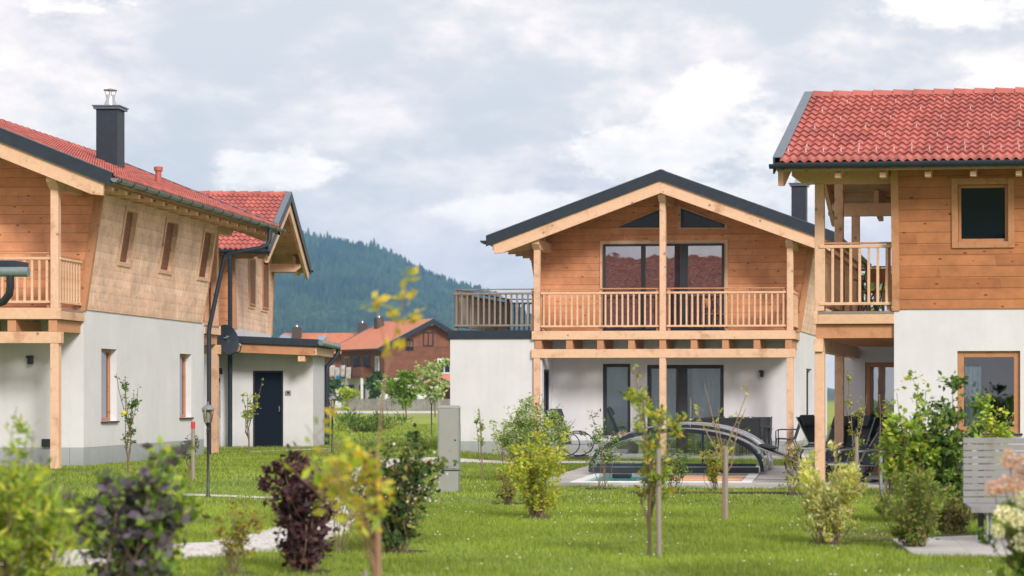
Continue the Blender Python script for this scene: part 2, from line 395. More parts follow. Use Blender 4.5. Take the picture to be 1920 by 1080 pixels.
pcx, pcy, pw = smoothc(pc[:, 0]), smoothc(pc[:, 1]), smoothc(PW)
def ribbon(name, x, y, hw, m, lift, kind='structure', seed=1):
    rs = np.random.RandomState(seed); x = np.asarray(x); y = np.asarray(y)
    dx, dy = np.gradient(x), np.gradient(y); L = np.hypot(dx, dy); nxx, nyy = -dy / L, dx / L
    a = hw * (1 + .10 * rs.randn(len(x))); b = hw * (1 + .10 * rs.randn(len(x)))
    v = []
    for s2 in (-1, -.5, 0, .5, 1):
        hwid = a if s2 > 0 else b
        px, py = x + nxx * hwid * s2, y + nyy * hwid * s2
        v.append(np.stack([px, py, gz(px, py) + lift + .012 * (1 - abs(s2))], -1))
    v = np.stack(v, 1).reshape(-1, 3); n = len(x); q = []
    for i in range(n - 1):
        for j in range(4): q.append((i * 5 + j, i * 5 + j + 1, i * 5 + j + 6, i * 5 + j + 5))
    o = npmesh(name, v, np.array(q), m, smooth=True); o['kind'] = kind; return o
ribbon('gravel_path', pcx, pcy, pw, 'gravel', .012)
sx = np.linspace(PX(300, 34.2), PX(560, 33.2), 30); ribbon('gravel_track', sx, np.linspace(34.4, 33.0, 30), np.full(30, .22), 'gravel', .012, seed=3)
sx = np.linspace(-62, -7, 40); ribbon('road', sx * 1.0, np.linspace(207, 200, 40), np.full(40, 14.0), 'gravel', .03, seed=4)
sx = np.linspace(PX(470, 55.5), PX(600, 58), 12); ribbon('door_path', sx, np.linspace(55.0, 58.3, 12), np.full(12, .35), 'gravel', .012, seed=5)
def slab(name, pts, z0, z1, m):   # pts: world xy polygon
    mb = MB(); mb.prism([(x, y, z0) for x, y in pts], (0, 0, z1 - z0)); o = mb.build(name, m); o['kind'] = 'structure'; return o
EXCL = []   # polygons (world xy) without grass
def poly_mask(x, y, pts):
    ins = np.zeros(x.shape, bool); n = len(pts)
    for i in range(n):
        x1, y1 = pts[i]; x2, y2 = pts[(i + 1) % n]
        c = ((y1 > y) != (y2 > y)) & (x < (x2 - x1) * (y - y1) / (y2 - y1 + 1e-12) + x1); ins ^= c
    return ins
# ---------------------------------------------------------------- house frame and builders
class H:
    def __init__(s, name, X, Y, phi, lx=0, ly=0, **kw):      # world point (X,Y) is local (lx,ly)
        s.c, s.s = math.cos(phi), math.sin(phi)
        s.ox = X - (lx * s.c - ly * s.s); s.oy = Y - (lx * s.s + ly * s.c)
        s.root = empty(name, (s.ox, s.oy, 0), phi, **kw)
    def w(s, x, y): return (s.ox + x * s.c - y * s.s, s.oy + x * s.s + y * s.c)
    def ty(s, u, x):         # local y on plane x seen at column u
        a = s.w(x, 0); b = s.w(x, 1); dx, dy = b[0] - a[0], b[1] - a[1]; k = (u - CX) / F
        return (k * a[1] - a[0]) / (dx - k * dy)
    def tx(s, u, y):
        a = s.w(0, y); b = s.w(1, y); dx, dy = b[0] - a[0], b[1] - a[1]; k = (u - CX) / F
        return (k * a[1] - a[0]) / (dx - k * dy)
    def z(s, v, x, y): return EYE - (v - CY) / F * s.w(x, y)[1]
def panel(mb, mp, a0, a1, z0, z1, holes, th, d0=0.0):
    cuts = sorted({a0, a1} | {c for h in holes for c in h[:2] if a0 < c < a1})
    for ca, cb in zip(cuts, cuts[1:]):
        mid = (ca + cb) / 2; zz = z0
        for h in sorted([h for h in holes if h[0] < mid < h[1]], key=lambda q: q[2]):
            if h[2] > zz + 1e-4: pbox(mb, mp, ca, cb, d0 - th, d0, zz, h[2])
            zz = h[3]
        if z1 > zz + 1e-4: pbox(mb, mp, ca, cb, d0 - th, d0, zz, z1)
def pbox(mb, mp, a0, a1, d0, d1, z0, z1):
    mb.hexa([mp(a0, d0, z0), mp(a1, d0, z0), mp(a1, d1, z0), mp(a0, d1, z0), mp(a0, d0, z1), mp(a1, d0, z1), mp(a1, d1, z1), mp(a0, d1, z1)])
def ring(mb, mp, a0, a1, z0, z1, d0, d1, w):
    pbox(mb, mp, a0, a0 + w, d0, d1, z0, z1); pbox(mb, mp, a1 - w, a1, d0, d1, z0, z1)
    pbox(mb, mp, a0 + w, a1 - w, d0, d1, z0, z0 + w); pbox(mb, mp, a0 + w, a1 - w, d0, d1, z1 - w, z1)
def window(root, mp, a0, a1, z0, z1, frame='frame_wood', glass='glass_dark', rec=.12, fw=.07, mull=(), sill=None, trim=None, tw=.1, curtain=None, name='window', handle=None, blind=None, label=None, toff=.0):
    mb = MB(); ring(mb, mp, a0, a1, z0, z1, -rec - .07, -rec, fw)
    for m0, mw in mull: pbox(mb, mp, m0 - mw / 2, m0 + mw / 2, -rec - .07, -rec + .004, z0 + fw, z1 - fw)
    f = mb.build(name, frame, root, bev=.008, label=label)
    mb = MB(); edges = [a0 + fw] + [e for m0, mw in sorted(mull) for e in (m0 - mw / 2, m0 + mw / 2)] + [a1 - fw]
    for k in range(0, len(edges), 2):
        mb = MB(); pbox(mb, mp, edges[k], edges[k + 1], -rec - .05, -rec - .035, z0 + fw, z1 - fw); mb.build('pane', glass, f)
    if sill: mb = MB(); pbox(mb, mp, a0 - .04, a1 + .04, -rec, .05, z0 - .035, z0 - .003); mb.build('sill', sill, f)
    if trim: mb = MB(); ring(mb, mp, a0 - tw, a1 + tw, z0 - tw, z1 + tw, toff, toff + .03, tw - .002); mb.build('trim', trim, f, bev=.006)
    if curtain:
        for (c0, c1, top, bot) in curtain:
            v = []; q = []; n = 60
            for i in range(n + 1):
                aa = c0 + (c1 - c0) * i / n; dd = -rec - .16 - .03 * math.sin(i * 1.15) - .012 * math.sin(i * 2.7)
                v += [mp(aa, dd, bot), mp(aa, dd, top)]
                if i < n: q.append((2 * i, 2 * i + 2, 2 * i + 3, 2 * i + 1))
            npmesh('curtain', v, np.array(q), 'curtain_cloth', f, smooth=True)
    if blind:
        mb = MB(); c0, c1, b0, b1 = blind; zz = b0
        while zz < b1: pbox(mb, mp, c0, c1, -rec - .12, -rec - .09, zz, zz + .035); zz += .055
        mb.build('blind', 'blind_white', f)
    if handle: mb = MB(); pbox(mb, mp, handle[0] - .02, handle[0] + .02, -rec + .005, -rec + .05, handle[1], handle[2]); mb.build('handle', 'steel', f)
    return f
def tiles(root, sgn, xe, y0, y1, zr, p, m='roof_tiles', per=.15, res=6, rows=None, name='tiles'):
    L = xe * math.hypot(1, p); nrow = rows or max(3, round(L / .335)); cs = 1 / math.hypot(1, p)
    ny = max(8, int((y1 - y0) / per * res)); y = np.linspace(y0, y1, ny + 1)
    ph = (y - y0) / per * 2 * math.pi; wv = .022 * np.sign(np.sin(ph)) * np.abs(np.sin(ph)) ** .8
    rs = np.random.RandomState(5); ss = []; hs = []
    for r in range(nrow):
        ss += [L * r / nrow, L * (r + 1) / nrow + .012]; hs += [0.0, .034]
    V = []
    for k, (s2, hh) in enumerate(zip(ss, hs)):
        tilt = rs.uniform(-.004, .004, (ny // (res * 2)) + 2).repeat(res * 2)[:ny + 1] if k % 2 else 0
        h = wv + hh + .022 + tilt
        x = s2 * cs + h * p * cs; z = zr - s2 * cs * p + h * cs
        V.append(np.stack([sgn * x, y, z], -1))
    V = np.concatenate(V); n = ny + 1
    i, j = np.meshgrid(np.arange(ny), np.arange(len(ss) - 1)); a = (j * n + i).ravel()
    q = np.stack([a, a + 1, a + n + 1, a + n], -1)
    if sgn > 0: q = q[:, ::-1]
    # closing lip under the lowest course
    base = len(V); lip = V[-n:].copy(); lip[:, 2] -= .05; V = np.concatenate([V, lip]); a = np.arange(ny)
    ql = np.stack([base - n + a, base - n + a + 1, base + a + 1, base + a], -1); q = np.concatenate([q, ql if sgn < 0 else ql[:, ::-1]])
    o = npmesh(name, V, q, m, root)
    o.data.polygons.foreach_set('use_smooth', np.ones(len(q), bool)); o.data.set_sharp_from_angle(angle=R(55)); return o
def roof(h, xe, y0, y1, zr, p, tile='roof_tiles', rafter_sides=(1, -1), fine=True, ends=(1, 1), yb=1.3, yr=9.8, purl=3.34, xw=3.45, per=.15, bargemat='beam_wood', soff='soffit_boards', gut='dark_metal', gutside=None):
    root = h.root; zt = lambda x: zr - p * abs(x)
    mb = MB(); a, b = -.045, -.17
    for sg in (1, -1):
        mb.prism([(0, y0 + .03, zr + a), (sg * (xe - .02), y0 + .03, zt(xe - .02) + a), (sg * (xe - .02), y0 + .03, zt(xe - .02) + b), (0, y0 + .03, zr + b)], (0, y1 - y0 - .06, 0))
    rf = mb.build('roof', soff, root)
    for sg in (1, -1): tiles(rf, sg, xe, y0 + .09, y1 - .09, zr, p, tile, per=per, res=6 if fine else 4)
    mb = MB(); n = int((y1 - y0) / .38); L = (y1 - y0) / n
    for k in range(n):     # ridge tiles: overlapping half barrels
        yy = y0 + .13 + k * (L - .2 / n); pts0 = []; pts1 = []
        for q in range(9):
            an = math.pi * q / 8; r0, r1 = .150, .112
            pts0.append((r0 * math.cos(an), yy, zr - .02 + r0 * .85 * math.sin(an))); pts1.append((r1 * math.cos(an), yy + L + .03, zr - .02 + r1 * .85 * math.sin(an)))
        nb = len(mb.v); mb.v += pts0 + pts1
        for q in range(8): mb.f.append((nb + q, nb + q + 1, nb + 10 + q, nb + 9 + q))
        mb.f.append(tuple(range(nb, nb + 9))); mb.f.append(tuple(range(nb + 17, nb + 8, -1)))
    mb.build('ridge_tiles', tile, rf, smooth=True)
    for e, yy, dr in ((0, y0, -1), (1, y1, 1)):
        if not ends[e]: continue
        for sg in (1, -1):
            X = sg * (xe + .03)
            f0 = MB(); f0.prism([(0, yy, zr + .075), (X, yy, zt(X) + .075), (X, yy, zt(X) - .195), (0, yy, zr - .195)], (0, dr * .03, 0)); fb = f0.build('verge_fascia', 'dark_metal', rf)
            f0 = MB(); f0.prism([(0, yy - dr * .13, zr + .078), (X, yy - dr * .13, zt(X) + .078), (X, yy - dr * .13, zt(X) + .092), (0, yy - dr * .13, zr + .092)], (0, dr * .165, 0)); f0.build('verge_cap', 'verge_metal', rf)
            f0 = MB(); X2 = sg * (xe - .14); f0.prism([(0, yy - dr * .03, zr - .15), (X2, yy - dr * .03, zt(X2) - .15), (X2 - sg * .03, yy - dr * .03, zt(X2) - .44), (X2 - sg * .26, yy - dr * .03, zt(X2 - sg * .26) - .52), (0, yy - dr * .03, zr - .52)], (0, -dr * .09, 0))
            f0.build('barge_board', bargemat, rf, bev=.008)
    for sg in (1, -1):
        X = sg * xe; zz = zt(xe)
        mb = MB(); mb.box(X, X + sg * .02, y0 + .01, y1 - .01, zz - .11, zz - .015); mb.build('eave_fascia', 'dark_metal', rf)
        # half round gutter with thickness
        v = []; qd = []; r = .075; cxg = X + sg * .10; cz = zz - .055; prof = []
        for k in range(9): an = math.pi * (1 + k / 8); prof.append((cxg + r * math.cos(an), cz + r * math.sin(an)))
        for k in range(9): an = math.pi * (2 - k / 8); prof.append((cxg + (r - .006) * math.cos(an), cz + (r - .006) * math.sin(an) + .002))
        g = MB(); n = len(prof)
        for yy in (y0 - .08, y1 + .08): g.v += [(a2, yy, b2) for a2, b2 in prof]
        for k in range(n): k2 = (k + 1) % n; g.f.append((k, k2, n + k2, n + k))
        for q, yy in ((0, y0 - .08), (1, y1 + .08)):
            nb = len(g.v); g.v += [(a2, yy + (.002 if q else -.002), b2) for a2, b2 in prof[:9]]; g.f.append(tuple(range(nb, nb + 9)) if q else tuple(range(nb + 8, nb - 1, -1)))
        gm = gutside.get(sg, gut) if gutside else gut
        go = g.build('gutter', gm, rf, smooth=True)
        st = MB(); n2 = int((y1 - y0) / .8)
        pts = [(cxg + (r + .006) * math.cos(math.pi * (1 + q / 6)), 0, cz + (r + .006) * math.sin(math.pi * (1 + q / 6))) for q in range(7)]
        for q in range(6):
            (xa, _, za), (xb, _, zb_) = pts[q], pts[q + 1]; (xc, zc_), (xd, zd) = [(cxg + (v[0] - cxg) * 1.1, cz + (v[2] - cz) * 1.1) for v in (pts[q], pts[q + 1])]
            st.hexa([(xa, -.015, za), (xb, -.015, zb_), (xd, -.015, zd), (xc, -.015, zc_), (xa, .015, za), (xb, .015, zb_), (xd, .015, zd), (xc, .015, zc_)])
        s0_ = st.build('gutter_bracket', 'dark_metal', rf)
        for k in range(n2 + 1):
            yy = y0 + .15 + k * (y1 - y0 - .3) / n2
            if k == 0: s0_.location = (0, yy, 0)
            else: dup(s0_, rf, (0, yy, 0))
        if sg in rafter_sides:
            pts = []; x0, x1 = xw - .15, xe - .07
            pts = [(x0, zt(x0) - .225), (x1, zt(x1) - .225), (x1, zt(x1) - .30)]
            for q in range(1, 7):
                an = q / 6; xx = x1 - (x1 - x0 - .12) * an; pts.append((xx, zt(xx) - .30 - .24 * math.sin(an * math.pi / 2) ** 1.0))
            pts.append((x0, zt(x0) - .54))
            m0 = MB(); m0.prism([(sg * a2, -.05, b2) for a2, b2 in pts], (0, .10, 0)); r0 = m0.build('rafter', 'beam_wood', rf, bev=.006)
            n2 = int((y1 - y0 - .7) / .8); off_ = 1.05 if y0 < -.5 else .35; r0.location = (0, y0 + off_, 0)
            for k in range(1, n2 + 1): dup(r0, rf, (0, y0 + off_ + k * (y1 - y0 - .35 - off_) / n2, 0))
    for px_ in (0, purl, -purl):
        for ya, yb2 in ((y0 + .14, yb + .25), (yr - .25, y1 - .14)):
            if yb2 - ya < .4: continue
            m0 = MB(); zc = zt(px_) - .47; pw_ = .10
            fr = ya if ya < 2 else yb2; dd = .18 if ya < 2 else -.18
            m0.prism([(px_ - pw_, fr, zc), (px_ - pw_, fr, zc - .12), (px_ - pw_, fr + dd, zc - .26), (px_ - pw_, (yb2 if ya < 2 else ya), zc - .26), (px_ - pw_, (yb2 if ya < 2 else ya), zc)], (2 * pw_, 0, 0))
            m0.build('purlin', 'beam_wood', rf, bev=.01)
    return rf
def railing(root, p0, p1, zf, zt, m='beam_wood', sp=.148, thin=.085, name='railing', posts=()):
    p0 = Vector((*p0, 0)); p1 = Vector((*p1, 0)); L = (p1 - p0).length; d = (p1 - p0).normalized(); nrm = Vector((d.y, -d.x, 0))
    up = lambda p, z: (p.x, p.y, z)
    mb = MB(); mb.bar(up(p0, zt - .03), up(p1, zt - .03), .06, .055)
    r = mb.build(name, m, root, bev=.006)
    mb = MB(); mb.bar(up(p0, zf + .13), up(p1, zf + .13), .05, .05); mb.build('bottom_rail', m, r, bev=.006)
    mb = MB(); a, b = p0 + nrm * -.06, p1 + nrm * -.06; mb.bar(up(a, zt + thin), up(b, zt + thin), .09, .028)
    for s2 in np.linspace(.05, L - .05, max(2, int(L / 1.2) + 1)):
        q = p0 + d * s2 + nrm * -.06; mb.bar(up(q - d * .035, (zf + zt + thin) / 2), up(q + d * .035, (zf + zt + thin) / 2), .05, zt + thin - zf - .03)
    mb.build('top_rail', 'dark_beam_wood' if m == 'beam_wood' else m, r)
    n = max(1, round(L / sp)); b0 = None
    an = math.atan2(d.y, d.x)
    for k in range(n):
        q = p0 + d * ((k + .5) * L / n) + nrm * .0
        if b0 is None:
            mb = MB(); mb.box(-.023, .023, -.012, .018, zf + .155, zt - .058); b0 = mb.build('baluster', m, r); b0.location = (q.x, q.y, 0); b0.rotation_euler = (0, 0, an)
        else: dup(b0, r, (q.x, q.y, 0), (0, 0, an))
    return r
def chimney(root, x, y, zroof, zcap, wd=.44, m='dark_metal'):
    mb = MB(); mb.box(x - wd / 2, x + wd / 2, y - wd / 2, y + wd / 2, zroof, zcap); c = mb.build('chimney', m, root, bev=.01)
    mb = MB(); mb.box(x - wd / 2 - .05, x + wd / 2 + .05, y - wd / 2 - .05, y + wd / 2 + .05, zcap + .002, zcap + .06); mb.box(x - wd / 2 - .075, x + wd / 2 + .075, y - wd / 2 - .075, y + wd / 2 + .075, zcap + .06, zcap + .085); mb.build('chimney_cap', 'verge_metal', c)
    mb = MB(); mb.lathe([(.16, 0), (.10, .16), (.10, .27), (.085, .27)], (x, y, zcap + .086)); mb.build('flue', 'steel', c, smooth=True)
    mb = MB(); mb.lathe([(.15, .37), (.155, .385), (.02, .42)], (x, y, zcap + .086))
    for k in range(4): an = k * math.pi / 2 + .5; mb.tube([(x + .09 * math.cos(an), y + .09 * math.sin(an), zcap + .30), (x + .13 * math.cos(an), y + .13 * math.sin(an), zcap + .46)], .008, 5)
    mb.build('flue_hood', 'grey_alu', c, smooth=True); return c
def walllamp(root, mp, a, z):
    mb = MB(); pbox(mb, mp, a - .06, a + .06, 0, .12, z - .02, z + .035); pbox(mb, mp, a - .03, a + .06, .015, .13, z - .14, z - .022); return mb.build('wall_lamp', 'lamp_black', root, bev=.005)
def house(h, z0, zb, zr, p, xe=4.58, xw=3.45, fl=.40, yb=1.3, yr=9.8, y0=-.4, y1=10.6, balcony=True, rear=True, lowfront=(), lowside=(), upside=(), lowsideL=(), sidemat='side_boards', frontmat='brown_boards', ext=None, purl=3.34, joists=True, ext_hole=None, sideframe='beam_wood', gut='dark_metal', rails=(1, 1), posts_x=(-3.34, 0, 3.34), gutside=None, rail_h=1.03):
    root = h.root; zt = lambda x: zr - p * abs(x); ztop = zt(xw + fl) - .215
    sh = lambda z: fl * min(1.2, max(0, (z - zb) / (ztop - zb)))
    h.front = lambda a, d, z: (a, yb - d, z)
    h.rear = lambda a, d, z: (a, yr + d, z)
    h.right = lambda a, d, z: (xw + d + sh(z), a, z)
    h.left = lambda a, d, z: (-xw - d - sh(z), a, z)
    lo = MB()
    panel(lo, h.front, -xw + .3, xw - .3, z0 + .4, zb, [q for q in lowfront], .3); panel(lo, h.right, yb, yr, z0 + .4, zb, lowside, .3); panel(lo, h.left, yb, yr, z0 + .4, zb, lowsideL, .3); panel(lo, h.rear, -xw + .3, xw - .3, z0 + .4, zb, [], .3)
    lo.build('plaster_wall', 'white_plaster', root)
    pl = MB(); zz = [(q[0], q[1], q[2], z0 + .4) for q in lowfront if q[2] < z0 + .4]
    panel(pl, h.front, -xw + .3, xw - .3, z0 - .1, z0 + .4, zz, .298, -.004)
    panel(pl, h.right, yb + .004, yr - .004, z0 - .1, z0 + .4, [(q[0], q[1], q[2], z0 + .4) for q in lowside if q[2] < z0 + .4], .29, -.004); panel(pl, h.left, yb + .004, yr - .004, z0 - .1, z0 + .4, [], .29, -.004)
    pl.build('plinth', 'grey_plinth', root)
    fl_ = MB(); fl_.box(-xw + .3, xw - .3, yb + .3, yr - .3, zb - .3, zb - .02); fl_.box(-xw + .3, xw - .3, yb + .3, yr - .3, z0 - .05, z0 + .02); fl_.box(-xw + .3, xw - .3, yb + 3.0, yb + 3.1, z0 + .02, zb - .31)
    fl_.build('floor_slab', 'room_dark', root)
    g = MB(); t_ = .2
    for yy in (yb + .002, yr - t_ - .002):
        g = MB(); g.prism([(-xw + .0, yy, zb + .002), (xw, yy, zb + .002), (xw + fl, yy, ztop), (0, yy, zr - .225), (-xw - fl, yy, ztop)], (0, t_, 0)); g.build('gable_wall', frontmat, root)
    for mp_, hs_ in ((h.right, upside), (h.left, [])):
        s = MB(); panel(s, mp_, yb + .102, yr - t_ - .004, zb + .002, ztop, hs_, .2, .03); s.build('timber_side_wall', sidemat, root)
    for sg in (1, -1):
        m0 = MB(); m0.prism([(sg * (xw + .034), yb - .03, zb - .03), (sg * (xw + fl + .034), yb - .03, ztop - .02), (sg * (xw + fl - .12), yb - .03, ztop + .04), (sg * (xw - .12), yb - .03, zb - .03)], (0, .13, 0)); m0.build('corner_board', 'dark_beam_wood', root, bev=.006)
    rf = roof(h, xe, y0, y1, zr, p, yb=yb, yr=yr, purl=purl, xw=xw, gut=gut, gutside=gutside)
    if balcony:
        zf = zb - .03
        for side in ((0,) + ((1,) if rear else ())):
            ya = 0.0 if side == 0 else yr + yb; sgn = 1 if side == 0 else -1; yw = yb if side == 0 else yr
            k = MB(); k.box(-xw, xw, ya - sgn * .02, yw, zf - .05, zf); dk = k.build('balcony_deck', 'grey_wood', root)
            k = MB(); k.box(-xw - .02, xw + .02, ya - sgn * .10, ya - sgn * .022, zf - .22, zf + .005); k.build('edge_beam', 'beam_wood', root, bev=.008)
            k = MB(); k.box(-xw - .03, xw + .03, ya - sgn * .09, ya + sgn * .07, zf - .70, zf - .47); k.build('carrying_beam', 'beam_wood', root, bev=.008)
            for sg in (1, -1): k = MB(); k.box(sg * (xw - .1), sg * (xw + .02), ya - sgn * .02, yw, zf - .22, zf - .055); k.build('edge_beam', 'beam_wood', root, bev=.008)
            j0 = None; n = 9
            for q in range(n):
                xx = -3.3 + q * 6.6 / (n - 1)
                if j0 is None: k = MB(); k.box(-.085, .085, ya - sgn * .06, yw, zf - .465, zf - .23); j0 = k.build('joist', 'dark_beam_wood', root, bev=.006); j0.location = (xx, 0, 0)
                else: dup(j0, root, (xx, 0, 0))
            for px_ in posts_x:
                pp = MB(); pp.box(px_ - .085, px_ + .085, ya - .085 + (0 if side else .005), ya + .09, z0 - .1, zf - .702); pp.box(px_ - .08, px_ + .08, ya - .08, ya + .085, zf + .006, zt(px_) - .732)
                pp.build('post', 'post_wood', root, bev=.01)
            if rails[side]:
                zt_ = zf + rail_h; e = xw - .04
                bounds = [-e] + [q for q in posts_x] + [e]
                for a, b in ((posts_x[0] + .1, -.1), (.1, posts_x[-1] - .1)): railing(root, (a, ya), (b, ya), zf, zt_)
                if side == 0:
                    railing(root, (e, ya), (e, yw - .05), zf, zt_, thin=.03); railing(root, (-e, ya), (-e, yw - .05), zf, zt_, thin=.03)
    if ext:
        x0, x1, ya, yb_, m = ext
        mpf = lambda a, d, z: (a, ya - d, z); mps = lambda a, d, z: (x1 + d, a, z)
        w_ = MB(); panel(w_, mpf, x0 + .25, x1 - .25, z0 + .4, zb - .22, [], .25); panel(w_, lambda a, d, z: (a, yb_ + d, z), x0 + .25, x1 - .25, z0 + .4, zb - .22, [], .25)
        panel(w_, mps, ya, yb_, z0 + .4, zb - .22, [ext_hole] if ext_hole else [], .25); panel(w_, lambda a, d, z: (x0 - d, a, z), ya, yb_, z0 + .4, zb - .22, [], .25)
        w_.build('annex_wall', 'white_plaster', root)
        w_ = MB(); w_.box(x0 + .004, x1 - .004, ya + .004, yb_ - .004, z0 - .1, z0 + .398); 
        if not ext_hole: w_.build('annex_plinth', 'grey_plinth', root)
        else:
            w_ = MB(); panel(w_, mps, ya + .004, yb_ - .004, z0 - .1, z0 + .4, [(ext_hole[0], ext_hole[1], ext_hole[2], z0 + .4)] if ext_hole[2] < z0 + .4 else [], .24, -.004); panel(w_, mpf, x0 + .004, x1 - .25, z0 - .1, z0 + .4, [], .24, -.004); w_.build('annex_plinth', 'grey_plinth', root)
        w_ = MB(); w_.box(x0 - .05, x1 + .03, ya - .05, yb_ + .05, zb - .218, zb - .0); w_.build('annex_parapet', 'dark_metal', root, bev=.008)
        zf = zb - .0
        railing(root, (x0 + .08, ya + .05), (x1 - .16, ya + .05), zf, zf + 1.0, 'grey_wood', name='terrace_railing')
        railing(root, (x0 + .08, yb_ - .05), (x0 + .08, ya + .12), zf, zf + 1.0, 'grey_wood', name='terrace_railing')
        railing(root, (x1 - .05, yb_ - .05), (x0 + .1, yb_ - .05), zf, zf + 1.0, 'grey_wood', name='terrace_railing')
    return rf
# ================================================================ left chalet
th = math.atan2(1550 - CX, F)
L = H('chalet', PX(157, 44), 44, -th, 3.45, 1.3, label='left chalet with weathered timber side wall, three narrow upper windows and tall dark chimney', cat='chalet', group='timber chalets of the holiday village')
ly = lambda u, x=3.45: L.ty(u, x)
zL0, zLb, zLr, pL = .13, 3.38, 7.79, .40
lw = [(ly(190), ly(219), 1.06, 2.60), (ly(337), ly(359), 1.08, 2.60)]
uw = [(ly(220, 3.65) + .1, ly(245, 3.65) - .08, 4.47, 5.56), (ly(297, 3.65) + .1, ly(322, 3.65) - .08, 4.47, 5.56), (ly(369, 3.65) + .1, ly(391, 3.65) - .05, 4.47, 5.56)]
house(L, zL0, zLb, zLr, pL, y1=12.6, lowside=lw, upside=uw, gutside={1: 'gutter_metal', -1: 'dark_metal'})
for q in lw: window(L.root, L.right, *q, frame='frame_wood', glass='glass_mirror', rec=.14, sill='anthracite')
for q in uw:
    window(L.root, L.right, *q, frame='frame_wood', glass='glass_dark', rec=.12, trim='beam_wood', tw=.09, toff=.031)
    mb = MB(); pbox(mb, L.right, q[0] + .01, q[1] - .01, -.10, -.045, q[2] + .01, q[3] - .01); mb.build('window_shutter', 'brown_shutter', L.root)
walllamp(L.root, L.front, L.tx(58, 1.3), L.z(670, 1.5, 1.3))
mb = MB(); pbox(mb, L.front, L.tx(80, 1.3), L.tx(97, 1.3), 0, .06, L.z(838, 3, 1.3), L.z(823, 3, 1.3)); mb.build('wall_vent', 'anthracite', L.root)
y_ = 6.6; x_ = L.tx(207, y_); chimney(L.root, x_, y_, zLr - pL * x_ - .3, L.z(207, x_, y_), .50)
y_ = 7.0; x_ = L.tx(297, y_); zz = zLr - pL * x_
mb = MB(); mb.lathe([(.07, 0), (.07, .42), (.10, .43), (.10, .52), (.02, .54)], (x_, y_, zz - .1)); mb.build('vent_pipe', 'roof_tiles', L.root, smooth=True)
# downspout
gx_, gz_ = 4.68, zLr - pL * 4.58 - .13
yA = 11.3; yB = 9.9
mb = MB(); pts = [(gx_, yA, gz_), (gx_, yA - .02, gz_ - .30), (gx_ - .05, yA - .08, gz_ - .42), (gx_ - .18, yA - .2, gz_ - .5), (3.98, yB + .1, gz_ - .72), (3.92, yB, gz_ - .80), (3.90, yB - .02, gz_ - .95), (3.58, yB - .05, zLb - .05), (3.56, yB - .05, zLb - .2), (3.56, yB - .05, .1)]
mb.tube(pts, .055, 10); mb.build('downspout', 'dark_metal', L.root, smooth=True)
# ================================================================ chalet behind the left one, with its porch annex
phi = R(95.3)
B = H('chalet', PX(545, 64.9), 64.9, phi, 0, 0, label='chalet half hidden behind the left one, with porch and dark entrance door', cat='chalet', group='timber chalets of the holiday village')
zBb, zBr, pB = 3.55, 7.72, .43
bw = []
house(B, .14, zBb, zBr, pB, y0=0, yb=1.08, yr=9.5, y1=10.5, balcony=False, frontmat='side_boards', sidemat='brown_boards')
for u0, u1 in ((468, 478), (492, 503)):
    x0, x1 = B.tx(u0, 1.05), B.tx(u1, 1.05)
    window(B.root, B.front, x0, x1, 4.35 - .05, 5.75 if u0 < 480 else 5.85, frame='frame_wood', glass='glass_dark', rec=-.06, trim='beam_wood', tw=.08)
    mb = MB(); pbox(mb, B.front, x0 + .07, x1 - .07, .035, .05, 4.37, 5.7); mb.build('window_shutter', 'brown_shutter', B.root)
# annex: open porch with door
ax0, ax1, ay0, ay1 = -4.3, -1.6, -1.22, 1.06
mpd = lambda a, d, z: (ax0 - d, a, z)
dy0, dy1 = B.ty(531, ax0), B.ty(474, ax0); dtop = B.z(695, ax0, 0)
mb = MB(); panel(mb, mpd, ay0, ay1 + .6, .0, 3.05, [(min(dy0, dy1), max(dy0, dy1), .0, dtop)], .2)
mb.box(ax0 + .2, ax1, ay0, ay0 + .22, 0, 3.05); mb.box(ax1 - .2, ax1, ay0 + .22, ay1, 0, 3.05)
mb.box(ax0 - 1.0, ax0 - .002, ay1 + .3, ay1 + .6, 0, 3.05)
mb.build('annex_wall', 'white_plaster', B.root)
mb = MB(); pbox(mb, mpd, min(dy0, dy1) + .05, max(dy0, dy1) - .05, -.12, -.07, .16, dtop - .05)
dr = mb.build('door', 'door_navy', B.root, bev=.01)
mb = MB(); ring(mb, mpd, min(dy0, dy1), max(dy0, dy1), .1, dtop, -.14, -.04, .05); mb.build('door_frame', 'anthracite', dr)
mb = MB(); pbox(mb, mpd, min(dy0, dy1) + .1, min(dy0, dy1) + .13, -.07, -.02, 1.15, 1.30); mb.build('door_handle', 'steel', dr)
rz = lambda y: 3.30 - .04 * (1.5 - y)
mb = MB(); X0, X1, Y0, Y1 = -5.35, -1.2, -1.5, 1.75
mb.hexa([(X0, Y0, rz(Y0) - .2), (X1, Y0, rz(Y0) - .2), (X1, Y1, rz(Y1) - .2), (X0, Y1, rz(Y1) - .2), (X0, Y0, rz(Y0)), (X1, Y0, rz(Y0)), (X1, Y1, rz(Y1)), (X0, Y1, rz(Y1))]); ar = mb.build('annex_roof', 'dark_metal', B.root, bev=.01)
mb = MB(); mb.hexa([(X0 + .08, Y0 + .1, rz(Y0) - .46), (X0 + .2, Y0 + .1, rz(Y0) - .46), (X0 + .2, Y1, rz(Y1) - .46), (X0 + .08, Y1, rz(Y1) - .46), (X0 + .08, Y0 + .1, rz(Y0) - .205), (X0 + .2, Y0 + .1, rz(Y0) - .205), (X0 + .2, Y1, rz(Y1) - .205), (X0 + .08, Y1, rz(Y1) - .205)]); mb.build('porch_beam', 'dark_beam_wood', B.root, bev=.01)
